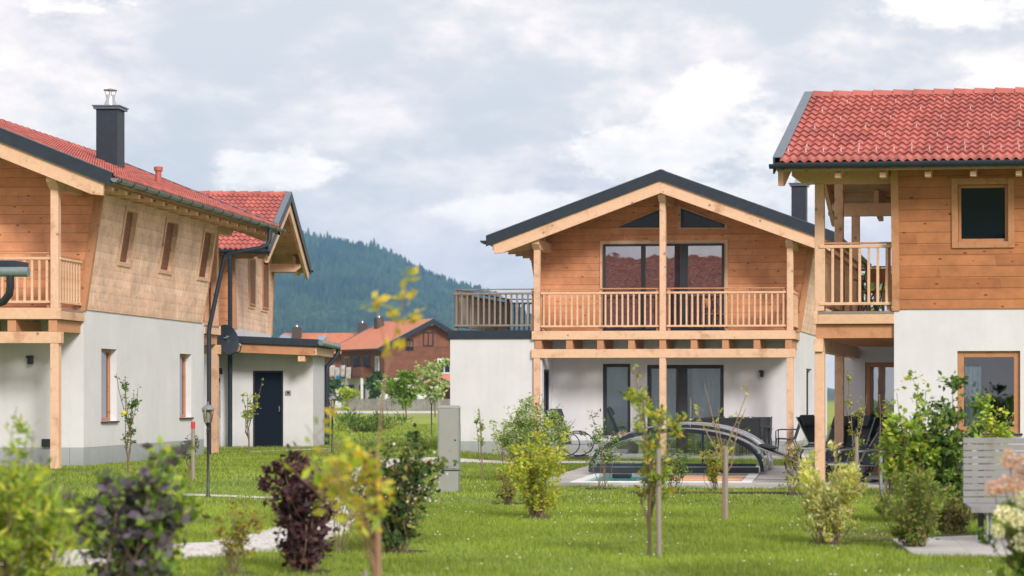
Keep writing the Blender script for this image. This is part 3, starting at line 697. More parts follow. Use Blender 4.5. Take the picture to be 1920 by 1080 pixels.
mb = MB(); mb.box(X0 + .1, ax0, Y0 + .38, Y0 + .58, rz(Y0) - .62, rz(Y0) - .47); mb.box(X0 + .1, X1, Y0 + .06, Y0 + .2, rz(Y0) - .44, rz(Y0) - .21); mb.build('porch_bracket', 'beam_wood', B.root, bev=.01)
mb = MB(); mb.tube([(X0 - .05, Y0 - .07, rz(Y0) - .1), (X1 + .05, Y0 - .07, rz(Y0) - .12)], .075, 10)
for k in range(9): yy = X0 + k * (X1 - X0) / 8; mb.tube([(yy - .015, Y0 - .07, rz(Y0) - .1), (yy + .015, Y0 - .07, rz(Y0) - .1)], .085, 10)
mb.build('annex_gutter', 'gutter_metal', B.root, smooth=True)
mb = MB(); mb.tube([(X1 - .05, Y0 - .07, rz(Y0) - .15), (X1 - .05, Y0 - .06, rz(Y0) - .32), (X1 - .2, Y0 + .05, rz(Y0) - .5), (ax1 - .1, ay0 - .07, rz(Y0) - .72), (ax1 - .1, ay0 - .08, rz(Y0) - .9), (ax1 - .1, ay0 - .08, .14)], .07, 10); mb.build('downspout', 'dark_metal', B.root, smooth=True)
yq = B.ty(431, -4.66)
mb = MB(); mb.tube([(-4.66, yq, zBr - pB * 4.58 - .1), (-4.66, yq, zBr - pB * 4.58 - .3), (-4.62, yq, zBr - pB * 4.58 - .4), (-4.62, yq, .15)], .065, 10); mb.build('downspout', 'dark_metal', B.root, smooth=True)
for (u, v0, v1, wd, m) in ((541, 732, 740, .09, 'grey_alu'),):
    yy = B.ty(u, ax0); mb = MB(); pbox(mb, mpd, yy - wd / 2 - .03, yy + wd / 2 + .03, 0, .05, B.z(v1, ax0, yy), B.z(v0, ax0, yy)); k = mb.build('intercom', m, B.root)
    mb = MB(); pbox(mb, mpd, yy - .03, yy + .03, .051, .056, B.z(v1 - 2, ax0, yy), B.z(v0 + 2, ax0, yy)); mb.build('intercom_button', 'lamp_black', k)
mps2 = lambda a, d, z: (a, ay1 + .3 - d, z)
walllamp(B.root, mps2, -4.8, 2.35)
mb = MB(); mb.tube([(-4.9, ay1 + .22, .95), (-4.9, ay1 + .22, 1.75)], .02, 8); mb.build('handrail', 'steel', B.root)
mb = MB(); pbox(mb, mps2, -4.75, -4.65, 0, .05, 1.98, 2.10); pbox(mb, mps2, -4.72, -4.62, 0, .05, 1.55, 1.67); mb.build('switch_box', 'lamp_black', B.root)
# satellite dish on the second chalet's corner
dc = Vector(B.w(-5.95, B.ty(427, -5.95))); dz_ = EYE - (637 - CY) / F * dc.y
dish = empty('satellite_dish', (dc.x, dc.y, dz_), label='dark grey oval satellite dish mounted beside the black downspout at the porch corner', cat='satellite dish')
mb = MB(); n = 28; nrm = Vector((.84, -.50, .22)).normalized(); side = nrm.cross(Vector((0, 0, 1))).normalized(); up = side.cross(nrm)
rings = [(0, -.07), (.2, -.055), (.34, -.02), (.42, .01), (.43, .014)]
for r_, o_ in rings:
    for k in range(n): an = 2 * math.pi * k / n; mb.v.append(tuple(side * (r_ * .94 * math.cos(an)) + up * (r_ * 1.0 * math.sin(an)) + nrm * o_))
for a in range(len(rings) - 1):
    for k in range(n): k2 = (k + 1) % n; mb.f.append((a * n + k, a * n + k2, (a + 1) * n + k2, (a + 1) * n + k))
o = mb.build('reflector', 'dark_metal', dish, smooth=True); sm = o.modifiers.new('thickness', 'SOLIDIFY'); sm.thickness = .012
mb = MB(); mb.tube([-up * .42 + nrm * .01, -up * .42 + nrm * .38, -up * .30 + nrm * .46], .015, 8); mb.build('feed_arm', 'lamp_black', dish)
mb = MB(); mb.tube([-up * .30 + nrm * .46, -up * .22 + nrm * .40], .035, 8); mb.build('receiver', 'grey_alu', dish)
mb = MB(); mb.tube([-nrm * .07, -nrm * .25, -nrm * .25 - Vector((.12, 0, .35))], .025, 8); mb.build('bracket', 'lamp_black', dish)
mb = MB()
for k, (a0, a1, zz) in enumerate(((-.10, .02, .10), (-.04, .12, .055))):
    for q in np.arange(a0, a1, .032): c0 = side * q + up * zz - nrm * .045; mb.bar(c0, c0 + up * .022 + side * .004, .014, .006, up=tuple(nrm))
mb.build('lettering', 'blind_white', dish)
# ================================================================ middle chalet
tm = math.atan(420 / F)
Mh = H('chalet', PX(1243, 55.7), 55.7, -tm, 0, 0, label='central chalet facing the lawn with gable balcony and triangular attic windows', cat='chalet', group='timber chalets of the holiday village')
zMb, zMr, pM = 3.32, 7.38, .365
fx = lambda u: Mh.tx(u, 1.3); fz = lambda v, u=1300: Mh.z(v, fx(u), 1.3)
ml = [(fx(1130), fx(1182), fz(817, 1150), fz(682, 1150)), (fx(1213), fx(1357), .06, fz(684))]
ms = [(Mh.ty(1512, 3.45), Mh.ty(1522, 3.45), 1.0, 2.35)]
house(Mh, 0, zMb, zMr, pM, lowfront=ml, lowside=ms, ext=(-5.68, -3.22, .0, 6.0, 0), ext_hole=(.25, 1.1, .1, 2.3), rear=False)
window(Mh.root, Mh.front, *ml[0], frame='anthracite', glass='glass_clear', rec=.06, fw=.09, curtain=[(ml[0][0] + .05, ml[0][1] - .05, 2.4, .6)], blind=(ml[0][0] + .09, ml[0][1] - .09, ml[0][2] + .1, ml[0][2] + .8), label='tall single ground floor window with white blind')
xm = (fx(1271) + fx(1288)) / 2
window(Mh.root, Mh.front, *ml[1], frame='anthracite', glass='glass_clear', rec=.06, fw=.10, mull=((xm, .24),), curtain=[(ml[1][0] + .1, ml[1][0] + .75, 2.35, .1), (fx(1296), fx(1348), 2.35, .1)], handle=(fx(1295), .75, 1.55), name='terrace_door')
window(Mh.root, Mh.right, *ms[0], frame='anthracite', glass='glass_dark', rec=.1, sill='anthracite')
mpe = lambda a, d, z: (-3.22 + d, a, z)
window(Mh.root, mpe, .25, 1.1, .1, 2.3, frame='anthracite', glass='glass_dark', rec=.05, name='annex_door')
walllamp(Mh.root, Mh.front, fx(1428), fz(697, 1428))
# upper glazing
g0, g1, gz0, gz1 = fx(1132), fx(1358), 3.33, fz(457)
window(Mh.root, Mh.front, g0, g1, gz0, gz1, frame='anthracite', glass='glass_mirror', rec=-.09, fw=.06, mull=((fx(1207), .12), (fx(1241), .10), (fx(1283), .22)), trim='beam_wood', tw=.10, name='balcony_glazing')
for s_, pts in ((0, [(1158, 427), (1238, 427), (1238, 393)]), (1, [(1277, 427), (1359, 427), (1359, 421), (1277, 391)])):
    P = [(fx(u), fz(v, u)) for u, v in pts]; c0 = (sum(a for a, b in P) / len(P), sum(b for a, b in P) / len(P))
    mb = MB(); mb.prism([(a, 1.3 - .02, b) for a, b in P], (0, -.03, 0)); f = mb.build('attic_window', 'anthracite', Mh.root)
    q = [(c0[0] + (a - c0[0]) * .86, c0[1] + (b - c0[1]) * .80) for a, b in P]
    mb = MB(); mb.prism([(a, 1.249, b) for a, b in q], (0, -.006, 0)); mb.build('pane', 'glass_dark', f)
    mb = MB()
    for k in range(len(P)):
        a, b = P[k], P[(k + 1) % len(P)]; ex = lambda pt: (c0[0] + (pt[0] - c0[0]) * 1.13, c0[1] + (pt[1] - c0[1]) * 1.25)
        mb.prism([(a[0], 1.297, a[1]), (b[0], 1.297, b[1]), (ex(b)[0], 1.297, ex(b)[1]), (ex(a)[0], 1.297, ex(a)[1])], (0, -.035, 0))
    mb.build('trim', 'beam_wood', f)
y_ = 5.2; x_ = Mh.tx(1499, y_); chimney(Mh.root, x_, y_, zMr - pM * abs(x_) - .3, Mh.z(350, x_, y_), .42)
# ================================================================ right chalet
tr = math.atan(500 / F)
Rh = H('chalet', PX(1537, 37), 37, -math.pi / 2 - tr, 3.34, 0, label='chalet at the right edge with brown timber upper wall and single square dark window', cat='chalet', group='timber chalets of the holiday village')
zRb, zRr, pR = 3.09, 7.27, .38
ry = lambda u, x=3.45: Rh.ty(u, x)
zz_ = lambda v, u=1850, x=3.45: Rh.z(v, x, ry(u, x))
rl = [(ry(1795), ry(1913), zz_(812), zz_(658))]
ru = [(ry(1797, 3.62), ry(1890, 3.62), zz_(453, 1850, 3.62), zz_(348, 1850, 3.62))]
eh = (ry(1622, -3.22), 1.24, .05, 2.28)
house(Rh, 0, zRb, zRr, pR, y0=-.62, lowside=rl, upside=ru, sidemat='red_boards', frontmat='red_boards', ext=(-5.68, -3.22, -.25, 6.0, 0), ext_hole=eh, rear=False, rail_h=1.15)
window(Rh.root, Rh.right, *rl[0], frame='frame_wood', glass='glass_room', rec=.06, fw=.11, sill='anthracite', curtain=[(rl[0][0] + .1, rl[0][0] + .4, 2.1, 1.0)])
window(Rh.root, Rh.right, *ru[0], frame='frame_wood', glass='glass_dark', rec=.03, fw=.05, trim='dark_beam_wood', tw=.11, toff=.031)
mpe = lambda a, d, z: (-3.22 + d, a, z)
window(Rh.root, mpe, *eh, frame='frame_wood', glass='glass_clear', rec=.03, fw=.10, name='annex_door', curtain=[(eh[0] + .35, eh[0] + .6, 2.1, .1)])
roofR = [o for o in kids(Rh.root) if o.name.startswith('roof')][0]
sg0 = None; n = 0
for row in range(14):
    s0 = .335 * (row + .55) * (4.58 * math.hypot(1, pR) / .335) / 15
    ys = [(.17 + .3 * k) for k in range(26)] if row == 13 else ([(.45 + .9 * k + (.4 if (row // 2) % 2 else 0)) for k in range(9)] if row % 2 == 0 and row > 0 else [])
    for yy in ys:
        if n > 96: break
        n += 1; x = s0 / math.hypot(1, pR); z = zRr - pR * x + .075; ry_ = -.62 + yy
        if sg0 is None: mb = MB(); mb.box(-.045, .045, -.007, .007, -.03, .018); sg0 = mb.build('snow_guard', 'clothes_pale', roofR); sg0.location = (x, ry_, z); sg0.rotation_euler = (0, math.atan(pR), 0)
        else: dup(sg0, roofR, (x, ry_, z), (0, math.atan(pR), 0))
# ================================================================ corner of a nearer flat roofed carport at the left edge
Cp = H('carport', PX(40, 36), 36, 0, 0, 0, label='corner of a low flat roof with grey gutter and black downspout at the left edge', cat='carport')
zc = EYE - (510 - CY) / F * 36
mb = MB(); mb.box(-4.5, -.05, -.1, .5, zc - .02, zc + .19); mb.build('roof', 'dark_metal', Cp.root, bev=.01)
mb = MB(); mb.tube([(-4.4, -.16, zc + .03), (.18, -.16, zc - .01)], .085, 12); mb.build('gutter', 'gutter_metal', Cp.root, smooth=True)
mb = MB(); mb.tube([(-.13, -.16, zc - .05), (-.13, -.15, zc - .25), (-.16, -.12, zc - .38), (-.28, -.05, zc - .5), (-.6, .1, zc - .58), (-.9, .25, zc - .66), (-1.0, .3, zc - .8), (-1.0, .3, .0)], .065, 10); mb.build('downspout', 'anthracite', Cp.root, smooth=True)
mb = MB(); mb.box(-4.4, -.45, .0, .2, zc - .3, zc - .022); mb.build('beam', 'beam_wood', Cp.root)
mb = MB(); mb.box(-4.4, -1.2, .05, .45, 0, zc - .31); mb.build('wall', 'white_plaster', Cp.root)
# ================================================================ far farmhouses beyond the road
def farmhouse(h, xw, xe, yr, z1, zr, p, y0=-1.3, y1=None, wood='dark_chalet_boards', wins=(), sidew=()):
    root = h.root; zt = lambda x: zr - p * abs(x); y1 = y1 or yr + .9; ztop = zt(xw) - .22
    mb = MB(); mb.box(-xw + .1, xw - .1, .1, yr - .1, -.2, z1); mb.build('plaster_wall', 'white_plaster', root)
    mb = MB(); mb.prism([(-xw, 0, z1 + .01), (xw, 0, z1 + .01), (xw, 0, ztop), (0, 0, zr - .22), (-xw, 0, ztop)], (0, yr, 0)); mb.build('timber_wall', wood, root)
    mb = MB(); zc = zt(xw) - .5
    mb.prism([(-xw * .80, -.06, zc + .1), (xw * .80, -.06, zc + .1), (0, -.06, zr - .25)], (0, .058, 0)); mb.build('gable_cladding', 'dark_vertical_boards', root)
    roof(h, xe, y0, y1, zr, p, 'orange_tiles', fine=False, yb=0, yr=yr, purl=xw, xw=xw, per=.33, bargemat='dark_metal', rafter_sides=(), soff='dark_beam_wood')
    mpf = lambda a, d, z: (a, -d, z); mpl = lambda a, d, z: (-xw - d, a, z)
    for mp, lst in ((mpf, wins), (mpl, sidew)):
        for (a0, a1, b0, b1, fr) in lst: window(root, mp, a0, a1, b0, b1, frame=fr, glass='glass_dark', rec=-.09, fw=.16, mull=(((a0 + a1) / 2, .14),))
tf = R(37)
FH = H('farmhouse', PX(812, 250), 250, tf, 0, -1.3, label='large dark timber farmhouse with orange roof and laundry on its balcony', cat='farmhouse')
farmhouse(FH, 5.6, 7.0, 11.5, 3.7, 10.55, .50, wins=[(-.7, .7, 7.4, 9.1, 'lamp_black'), (-2.9, -1.9, 6.9, 8.2, 'lamp_black'), (1.2, 3.0, 4.2, 6.0, 'blind_white')], sidew=[(1.3, 2.3, 4.4, 6.2, 'blind_white'), (3.9, 5.4, 3.9, 6.3, 'lamp_black'), (6.6, 8.1, 3.9, 6.3, 'lamp_black'), (9.2, 10.6, 4.2, 6.3, 'frame_wood'), (5.2, 6.6, .9, 2.9, 'lamp_black'), (8.2, 9.8, .9, 2.9, 'lamp_black')])
mb = MB(); mb.box(-7.0, -5.65, 3.0, 11.5, 3.72, 3.95); mb.box(-7.05, -6.95, 3.0, 11.5, 3.95, 4.95); mb.box(-6.95, -5.65, 3.0, 3.1, 3.95, 4.95); mb.build('balcony', 'dark_chalet_boards', FH.root)
mb = MB(); [mb.box(-7.0, -6.75, y, y + .25, 0, 3.7) for y in (3.2, 7.2, 11.1)]; mb.build('balcony_post', 'white_plaster', FH.root)
chimney(FH.root, -1.4, 10.0, 8.5, 11.0, .9, 'chimney_brown')
lau = None
for k in range(4):
    v = []; q = []; yy = 5.6 + k * 1.45; n = 16
    for i in range(n + 1):
        for j in range(7): v.append((-7.16 - .05 * math.sin(i * 1.1 + k) - .06 * (1 - j / 6), yy + 1.3 * i / n + .03 * math.sin(j), 3.6 + .5 * (k % 2) * .5 + 1.35 * j / 6 + .05 * math.sin(i)))
    for i in range(n):
        for j in range(6): a = i * 7 + j; q.append((a, a + 7, a + 8, a + 1))
    v = [(*FH.w(a, b), c) for a, b, c in v]
    o = npmesh('laundry', v, np.array(q), 'clothes_pale', smooth=True); so_ = o.modifiers.new('t', 'SOLIDIFY'); so_.thickness = .03
    tag(o, ('rightmost pale bedding hung over the farmhouse balcony rail', 'pale bedding above the blue cloth, second from the right on the balcony rail', 'pale bedding left of the one above the blue cloth on the balcony rail', 'leftmost pale bedding hung over the farmhouse balcony rail')[k], 'laundry', 'laundry on the farmhouse balcony')
o = MB().box(-.7, .7, -.03, .03, -.9, .5).build('towel', 'clothes_blue'); p_ = FH.w(-7.32, 8.6); o.location = (*p_, 3.5); o.rotation_euler = (0, 0, tf + math.pi / 2); tag(o, 'bright blue cloth hanging below the pale laundry on the balcony', 'towel')
G2 = H('farmhouse', PX(690, 285), 285, R(82), 0, 0, label='farther farmhouse of which only the orange roof with two capped chimneys shows', cat='farmhouse')
farmhouse(G2, 5, 6.2, 11, 3.5, 9.9, .45)
for yy, xx in ((.2, -1.6), (9.3, -1.6)):
    chimney(G2.root, xx, yy, 8.2, 10.7 if yy > 5 else 11.2, 1.0, 'chimney_brown')
mb = MB(); z_ = lambda x: 9.9 - .45 * abs(x) + .14
mb.prism([(-1.2, 5.2, z_(1.2)), (-2.6, 5.2, z_(2.6)), (-2.6, 6.3, z_(2.6)), (-1.2, 6.3, z_(1.2))], (0, 0, .1)); mb.build('skylight', 'solar_blue', G2.root)
mb = MB(); mb.prism([(-.9, 10.0, z_(.9)), (-4.2, 10.0, z_(4.2)), (-4.2, 11.7, z_(4.2)), (-.9, 11.7, z_(.9))], (0, 0, .12)); mb.build('solar_panel', 'solar_blue', G2.root)
SH = H('shed', PX(838, 236), 236, R(-20), 0, 0, label='low carport with orange tiled roof right of the timber farmhouse', cat='carport')
roof(SH, 2.6, -3, 3, 3.9, .42, 'orange_tiles', fine=False, yb=0, yr=3, purl=2.2, xw=2.2, per=.33, rafter_sides=(), bargemat='beam_wood')
mb = MB(); [mb.box(x - .1, x + .1, y - .1, y + .1, 0, 2.8) for x in (-2.2, 2.2) for y in (-2.6, 2.6)]
for x in (-2.2, 2.2):
    for y in (-2.6, 2.6): MB().box(x - .1, x + .1, y - .1, y + .1, 0, 2.75).build('post', 'white_plaster', SH.root)
MB().box(-2.0, 2.0, 2.2, 2.4, 0, 2.6).build('back_wall', 'dark_chalet_boards', SH.root)
NH = H('chalet', -8.5, 10.5, R(90), 7.6, -1.0, label='red-roofed house out of view to the left, mirrored in the upstairs glazing of the central chalet', cat='chalet')  # unseen house, sited left of the frame so its roof reflects in that glazing
farmhouse(NH, 7.0, 8.3, 18, 3.2, 8.9, .49, wood='brown_boards')
fa, fb = (PX(640, 232), 232), (PX(900, 225), 225)
fr = empty('wooden_fence', (fa[0], fa[1], 0), math.atan2(fb[1] - fa[1], fb[0] - fa[0]), label='long low weathered board fence in front of the farmhouse', cat='fence')
Lf = math.dist(fa, fb); mb = MB(); n = int(Lf / .26)
rs = random.Random(2)
for k in range(n): mb.box(k * .26, k * .26 + .22, -.02, .02, .05, 1.25 + rs.uniform(-.04, .04))
mb.build('boards', 'grey_fence_boards', fr)
mb = MB(); mb.box(0, Lf, .02, .07, .95, 1.05); mb.build('rail', 'grey_wood', fr)
# ================================================================ swimming pool, enclosure and paving
tp = math.atan(70 / F)
Pl = H('swimming_pool', PX(1268, 41.8), 41.8, -tp, 0, 0, label='turquoise swimming pool set in pale paving on the lawn', cat='pool')
pz = .02
mb = MB(); 
# near strip of pool coping and water (the basin runs under the enclosure)
ring(mb, lambda a, d, z: (a, z, d), -1.62, 1.62, -3.9, 4.2, -.05, .075, .20); mb.build('coping', 'pool_white', Pl.root, bev=.01)
MB().box(-1.415, 1.415, -3.695, 3.995, -.04, .045).build('water', 'pool_water', Pl.root)
MB().box(-.1, 1.41, -2.9, -1.3, .047, .085).build('floating_mat', 'pool_orange', Pl.root, bev=.01)
MB().box(-1.10, -.75, -1.6, -1.3, .047, .13).build('skimmer', 'lamp_black', Pl.root, bev=.02)
En = H('pool_enclosure', PX(1268, 41.8), 41.8, -tp, 0, 0, label='low arched glazed enclosure over the far half of the swimming pool', cat='pool enclosure')
def arcpts(w_, h_, y, n=26, e=.86):
    return [(w_ * math.cos(math.pi * k / n) , y, .11 + h_ * abs(math.sin(math.pi * k / n)) ** e) for k in range(n + 1)]
segs = [(1.68, .80, .0, 2.4), (1.76, .90, 2.3, 4.6)]
for w_, h_, ya, yb_ in segs:
    A, Bp = arcpts(w_, h_, ya), arcpts(w_, h_, yb_)
    v = A + Bp; n = len(A); q = [(k, k + 1, n + k + 1, n + k) for k in range(n - 1)]
    npmesh('canopy_glass', v, np.array(q), 'canopy_glazing', En.root, smooth=True)
    for yy in (ya, yb_):
        mb = MB(); P = arcpts(w_ + .005, h_ + .01, yy, 40)
        for a, b in zip(P, P[1:]): mb.bar(a, b, .075 if yy == 0 else .03, .06 if yy == 0 else .035, up=(0, 1, 0))
        mb.build('arch_frame', 'dark_metal' if yy == 0 else 'steel', En.root)
    mb = MB()
    for k in (3, 13, 23): mb.bar(A[k], Bp[k], .03, .02)
    mb.build('roof_bar', 'pool_white', En.root)
    for s_ in (-1, 1): mb = MB(); mb.box(s_ * (w_ - .02), s_ * (w_ + .03), ya, yb_, .08, .22); mb.build('side_rail', 'grey_alu', En.root)
A = arcpts(1.64, .77, -.01)
mb = MB(); mb.box(-1.62, 1.62, -.03, .01, .085, .20); mb.build('end_skirt', 'anthracite', En.root)
mb = MB(); mb.box(-1.56, 1.56, -.035, .02, .21, .27); [mb.box(x - .02, x + .02, -.03, .015, .27, .11 + .77 * math.sin(math.acos(x / 1.64)) ** .86) for x in (-.52, .52)]; mb.build('end_frame', 'dark_metal', En.root)
v = A + [(x, y, .2) for x, y, z in A]; n = len(A); npmesh('end_glass', v, np.array([(k, k + 1, n + k + 1, n + k) for k in range(n - 1)]), 'pool_glass', En.root)
MB().box(.05, .09, .1, .18, .87, 1.02).build('handle', 'grey_alu', En.root)
pool_deck = [Pl.w(-2.3, -4.1), Pl.w(5.6, -4.6), Pl.w(5.6, 1.5), Pl.w(2.6, 1.5), Pl.w(2.6, 5.2), Pl.w(-2.4, 5.2)]
def slab_holed():
    mb = MB(); P = lambda a, d, z: (*Pl.w(a, z), d)
    for (a0, a1, b0, b1) in ((-2.3, -1.625, -4.15, 5.2), (1.625, 2.6, -4.15, 5.2), (-1.625, 1.625, -4.15, -3.905), (-1.625, 1.625, 4.205, 5.2), (2.6, 5.4, -4.15, 1.5)): pbox(mb, P, a0, a1, -.05, .06, b0, b1)
    return mb
struct(slab_holed().build('pool_paving', 'paving')); EXCL.append(pool_deck)
def rect(h, x0, x1, y0, y1): return [h.w(x0, y0), h.w(x1, y0), h.w(x1, y1), h.w(x0, y1)]
ter = rect(Mh, -3.2, 4.2, -2.0, 1.3); slab('chalet_terrace', ter, -.05, .07, 'paving'); EXCL.append(ter)
terR = [Rh.w(3.6, -3.6), Rh.w(3.6, 1.29), Rh.w(-3.2, 1.29), Rh.w(-4.6, -.5), Rh.w(-4.6, -3.2)]; slab('garden_terrace', terR, -.05, .05, 'paving'); EXCL.append(terR)
for h_ in (L, Mh, Rh, B): EXCL.append(rect(h_, -3.5, 3.5, 1.2, 9.9))
EXCL.append(rect(Mh, -5.7, -3.2, 0, 6))
gs = [Mh.w(-5.95, -.35), Mh.w(-3.2, -.35), Mh.w(-3.2, -.02), Mh.w(-5.95, -.02)]; slab('gravel_border', gs, -.02, .03, 'gravel'); EXCL.append(gs)
bx0 = PX(1700, 22.4); bench_pad = [(bx0, 21.2), (PX(1960, 21.2), 21.2), (PX(1960, 24.6), 24.6), (bx0 - .1, 23.4)]
slab('bench_paving', bench_pad, -.05, .03, 'paving'); EXCL.append(bench_pad)
sb = [(bx0 - .5, 23.3), (PX(2000, 23.5), 24.0), (PX(2000, 25), 25.4), (bx0 - .9, 25.0)]; slab('flower_bed', sb, -.05, .02, 'soil')
mul = [(PX(1178, 34.9), 34.75), (PX(1530, 34.9), 34.6), (PX(1530, 35.2), 35.0), (PX(1178, 35.3), 35.15)]; slab('mulch_strip', mul, -.05, .025, 'soil'); EXCL.append(mul)
# ================================================================ garden furniture
def sling_chair(x, y, rz, label, group, first=[None]):
    if first[0] is None:
        t_ = empty('garden_chair', (0, 0, 0)); v = []
        seat = MB(); seat.hexa([(-.24, -.24, .41), (.24, -.24, .41), (.24, .22, .39), (-.24, .22, .39), (-.24, -.24, .43), (.24, -.24, .43), (.24, .22, .41), (-.24, .22, .41)]); seat.build('seat', 'dark_sling', t_)
        bk = MB(); bk.hexa([(-.24, .20, .40), (.24, .20, .40), (.24, .22, .41), (-.24, .22, .41), (-.24, .38, .97), (.24, .38, .97), (.24, .40, .96), (-.24, .40, .96)]); bk.build('backrest', 'dark_sling', t_)
        for s_ in (-1, 1):
            MB().tube([(s_ * .26, -.25, .43), (s_ * .26, .22, .41), (s_ * .26, .41, .98)], .016, 6).build('side_rail', 'anthracite', t_)
            MB().tube([(s_ * .27, -.22, .42), (s_ * .28, -.27, 0)], .015, 6).build('leg', 'anthracite', t_)
            MB().tube([(s_ * .27, .18, .42), (s_ * .28, .36, 0)], .015, 6).build('leg', 'anthracite', t_)
            MB().tube([(s_ * .28, -.24, .22), (s_ * .29, -.24, .62), (s_ * .29, -.18, .66), (s_ * .29, .29, .66)], .015, 6).build('armrest', 'anthracite', t_)
        first[0] = t_; o = t_
    else: o = copy_tree(first[0])
    o.location = (x, y, .07); o.rotation_euler = (0, 0, rz); return tag(o, label, 'chair', group)
tx_, ty_ = Mh.tx(1372, -.3), -.35
tb = empty('garden_table', (*Mh.w(tx_, ty_), .07), -tm, label='long dark rectangular dining table on the terrace of the central chalet', cat='table')
MB().box(-1.0, 1.0, -.48, .48, .70, .745).build('table_top', 'dark_sling', tb, bev=.006)
for sx_ in (-.93, .93):
    for sy_ in (-.41, .41): MB().box(sx_ - .04, sx_ + .04, sy_ - .04, sy_ + .04, 0, .698).build('leg', 'anthracite', tb)
for k, (a, b, rz, lb) in enumerate([(-.62, -.75, math.pi, 'first dark sling chair from the left on the lawn side of the terrace table'), (0, -.78, math.pi, 'dark sling chair in the middle of the lawn side of the terrace table'), (.62, -.75, math.pi, 'dark sling chair on the lawn side of the terrace table, next to its right leg'),
        (-.6, .72, 0, 'dark sling chair between the terrace table and the glass door'), (.05, .75, 0, 'dark sling chair behind the middle of the terrace table'), (.66, .72, 0, 'dark sling chair behind the terrace table against the white wall'),
        (1.42, .05, -math.pi / 2, 'dark sling chair seen in profile at the right end of the terrace table')]):
    sling_chair(*Mh.w(tx_ + a, ty_ + b), -tm + rz, lb, 'chairs around the terrace table')
def lounger(x, y, z, rz, label, group, ang=55, first={}):
    if ang not in first:
        t_ = empty('sun_lounger', (0, 0, 0)); ca, sa = math.cos(R(ang)), math.sin(R(ang)); L_ = .92
        MB().prism([(-.30, -.95, .33), (.30, -.95, .33), (.30, 0, .29), (-.30, 0, .29)], (0, 0, .02)).build('seat', 'dark_sling', t_)
        MB().prism([(-.30, .02, .30), (.30, .02, .30), (.30, .02 + ca * L_, .30 + sa * L_), (-.30, .02 + ca * L_, .30 + sa * L_)], (0, .02, .01)).build('backrest', 'dark_sling', t_)
        MB().prism([(-.27, ca * (L_ - .24), .33 + sa * (L_ - .24)), (.27, ca * (L_ - .24), .33 + sa * (L_ - .24)), (.27, ca * L_, .33 + sa * L_), (-.27, ca * L_, .33 + sa * L_)], (0, -.05, .03)).build('headrest', 'dark_sling', t_, bev=.02)
        for s_ in (-1, 1):
            MB().tube([(s_ * .32, -.97, .34), (s_ * .32, 0, .30), (s_ * .32, ca * L_ + .03, .31 + sa * L_)], .014, 7).build('side_rail', 'grey_alu', t_)
            lp = [(s_ * .34, -.12 + .47 * math.cos(q * math.pi / 9), .33 + .31 * math.sin(q * math.pi / 9)) for q in range(19)]
            MB().tube(lp, .014, 7).build('runner', 'anthracite', t_)
            MB().tube([(s_ * .36, -.42, .56), (s_ * .36, .12, .60)], .022, 7).build('armrest', 'grey_alu', t_)
        for yy in (-.45, .25): MB().tube([(-.34, yy, .03), (.34, yy, .03)], .014, 6).build('cross_bar', 'anthracite', t_)
        first[ang] = t_; o = t_
    else: o = copy_tree(first[ang])
    o.location = (x, y, z); o.rotation_euler = (0, 0, rz); return tag(o, label, 'sun lounger', group)
g_ = 'dark recliners around the garden'
Y = 53.6; lounger(PX(1062, Y), Y, .07, R(-115) + math.pi, 'grey recliner with raised back standing by the wall of the central chalet', g_, 68)
Y = 38.2; lounger(PX(1625, Y), Y, .05, R(-62), 'dark recliner with reclined back nearest the young tree on the garden terrace', g_)
Y = 40.2; lounger(PX(1562, Y), Y, .05, R(-38), 'dark recliner with its back beside the foremost timber post of the right chalet', g_, 62)
Y = 41.4; lounger(PX(1590, Y), Y, .05, R(-38), 'dark recliner standing just behind the one by the timber post', g_, 62)
Y = 38.6; lounger(PX(1514, Y), Y, .06, R(78), 'dark recliner left of the timber post, its round runner showing on the pool paving', g_, 20)
Y = 43.0; lounger(PX(1545, Y), Y, .05, R(60), 'dark recliner farthest back, between the two chalets', g_, 62)
dt = empty('patio_table', (PX(1735, 33.4), 33.4, .05), R(-7), label='dark patio table in front of the white wall of the right chalet', cat='table')
MB().box(-.72, .72, -.45, .45, .72, .75).build('table_top', 'anthracite', dt, bev=.006)
MB().box(-.60, .72, .3, .34, .05, .715).build('screen_panel', 'dark_metal', dt)
for sx_ in (-.66, .66):
    for sy_ in (-.40, .40): MB().box(sx_ - .02, sx_ + .02, sy_ - .02, sy_ + .02, 0, .718).build('leg', 'grey_alu', dt)
o = sling_chair(PX(1725, 34.4), 34.4, .2, 'dark chair pushed to the far side of the patio table by the right chalet', 'chairs at the patio table'); o.location.z = .0
st = empty('side_table', (PX(1592, 42.3), 42.3, .05), 0, label='small dark side table behind the reclined recliners', cat='side table')
MB().box(-.45, .45, -.3, .3, .62, .65).build('table_top', 'anthracite', st)
for sx_ in (-.4, .4):
    for sy_ in (-.25, .25): MB().tube([(sx_, sy_, 0), (sx_, sy_, .62)], .015, 6).build('leg', 'anthracite', st)
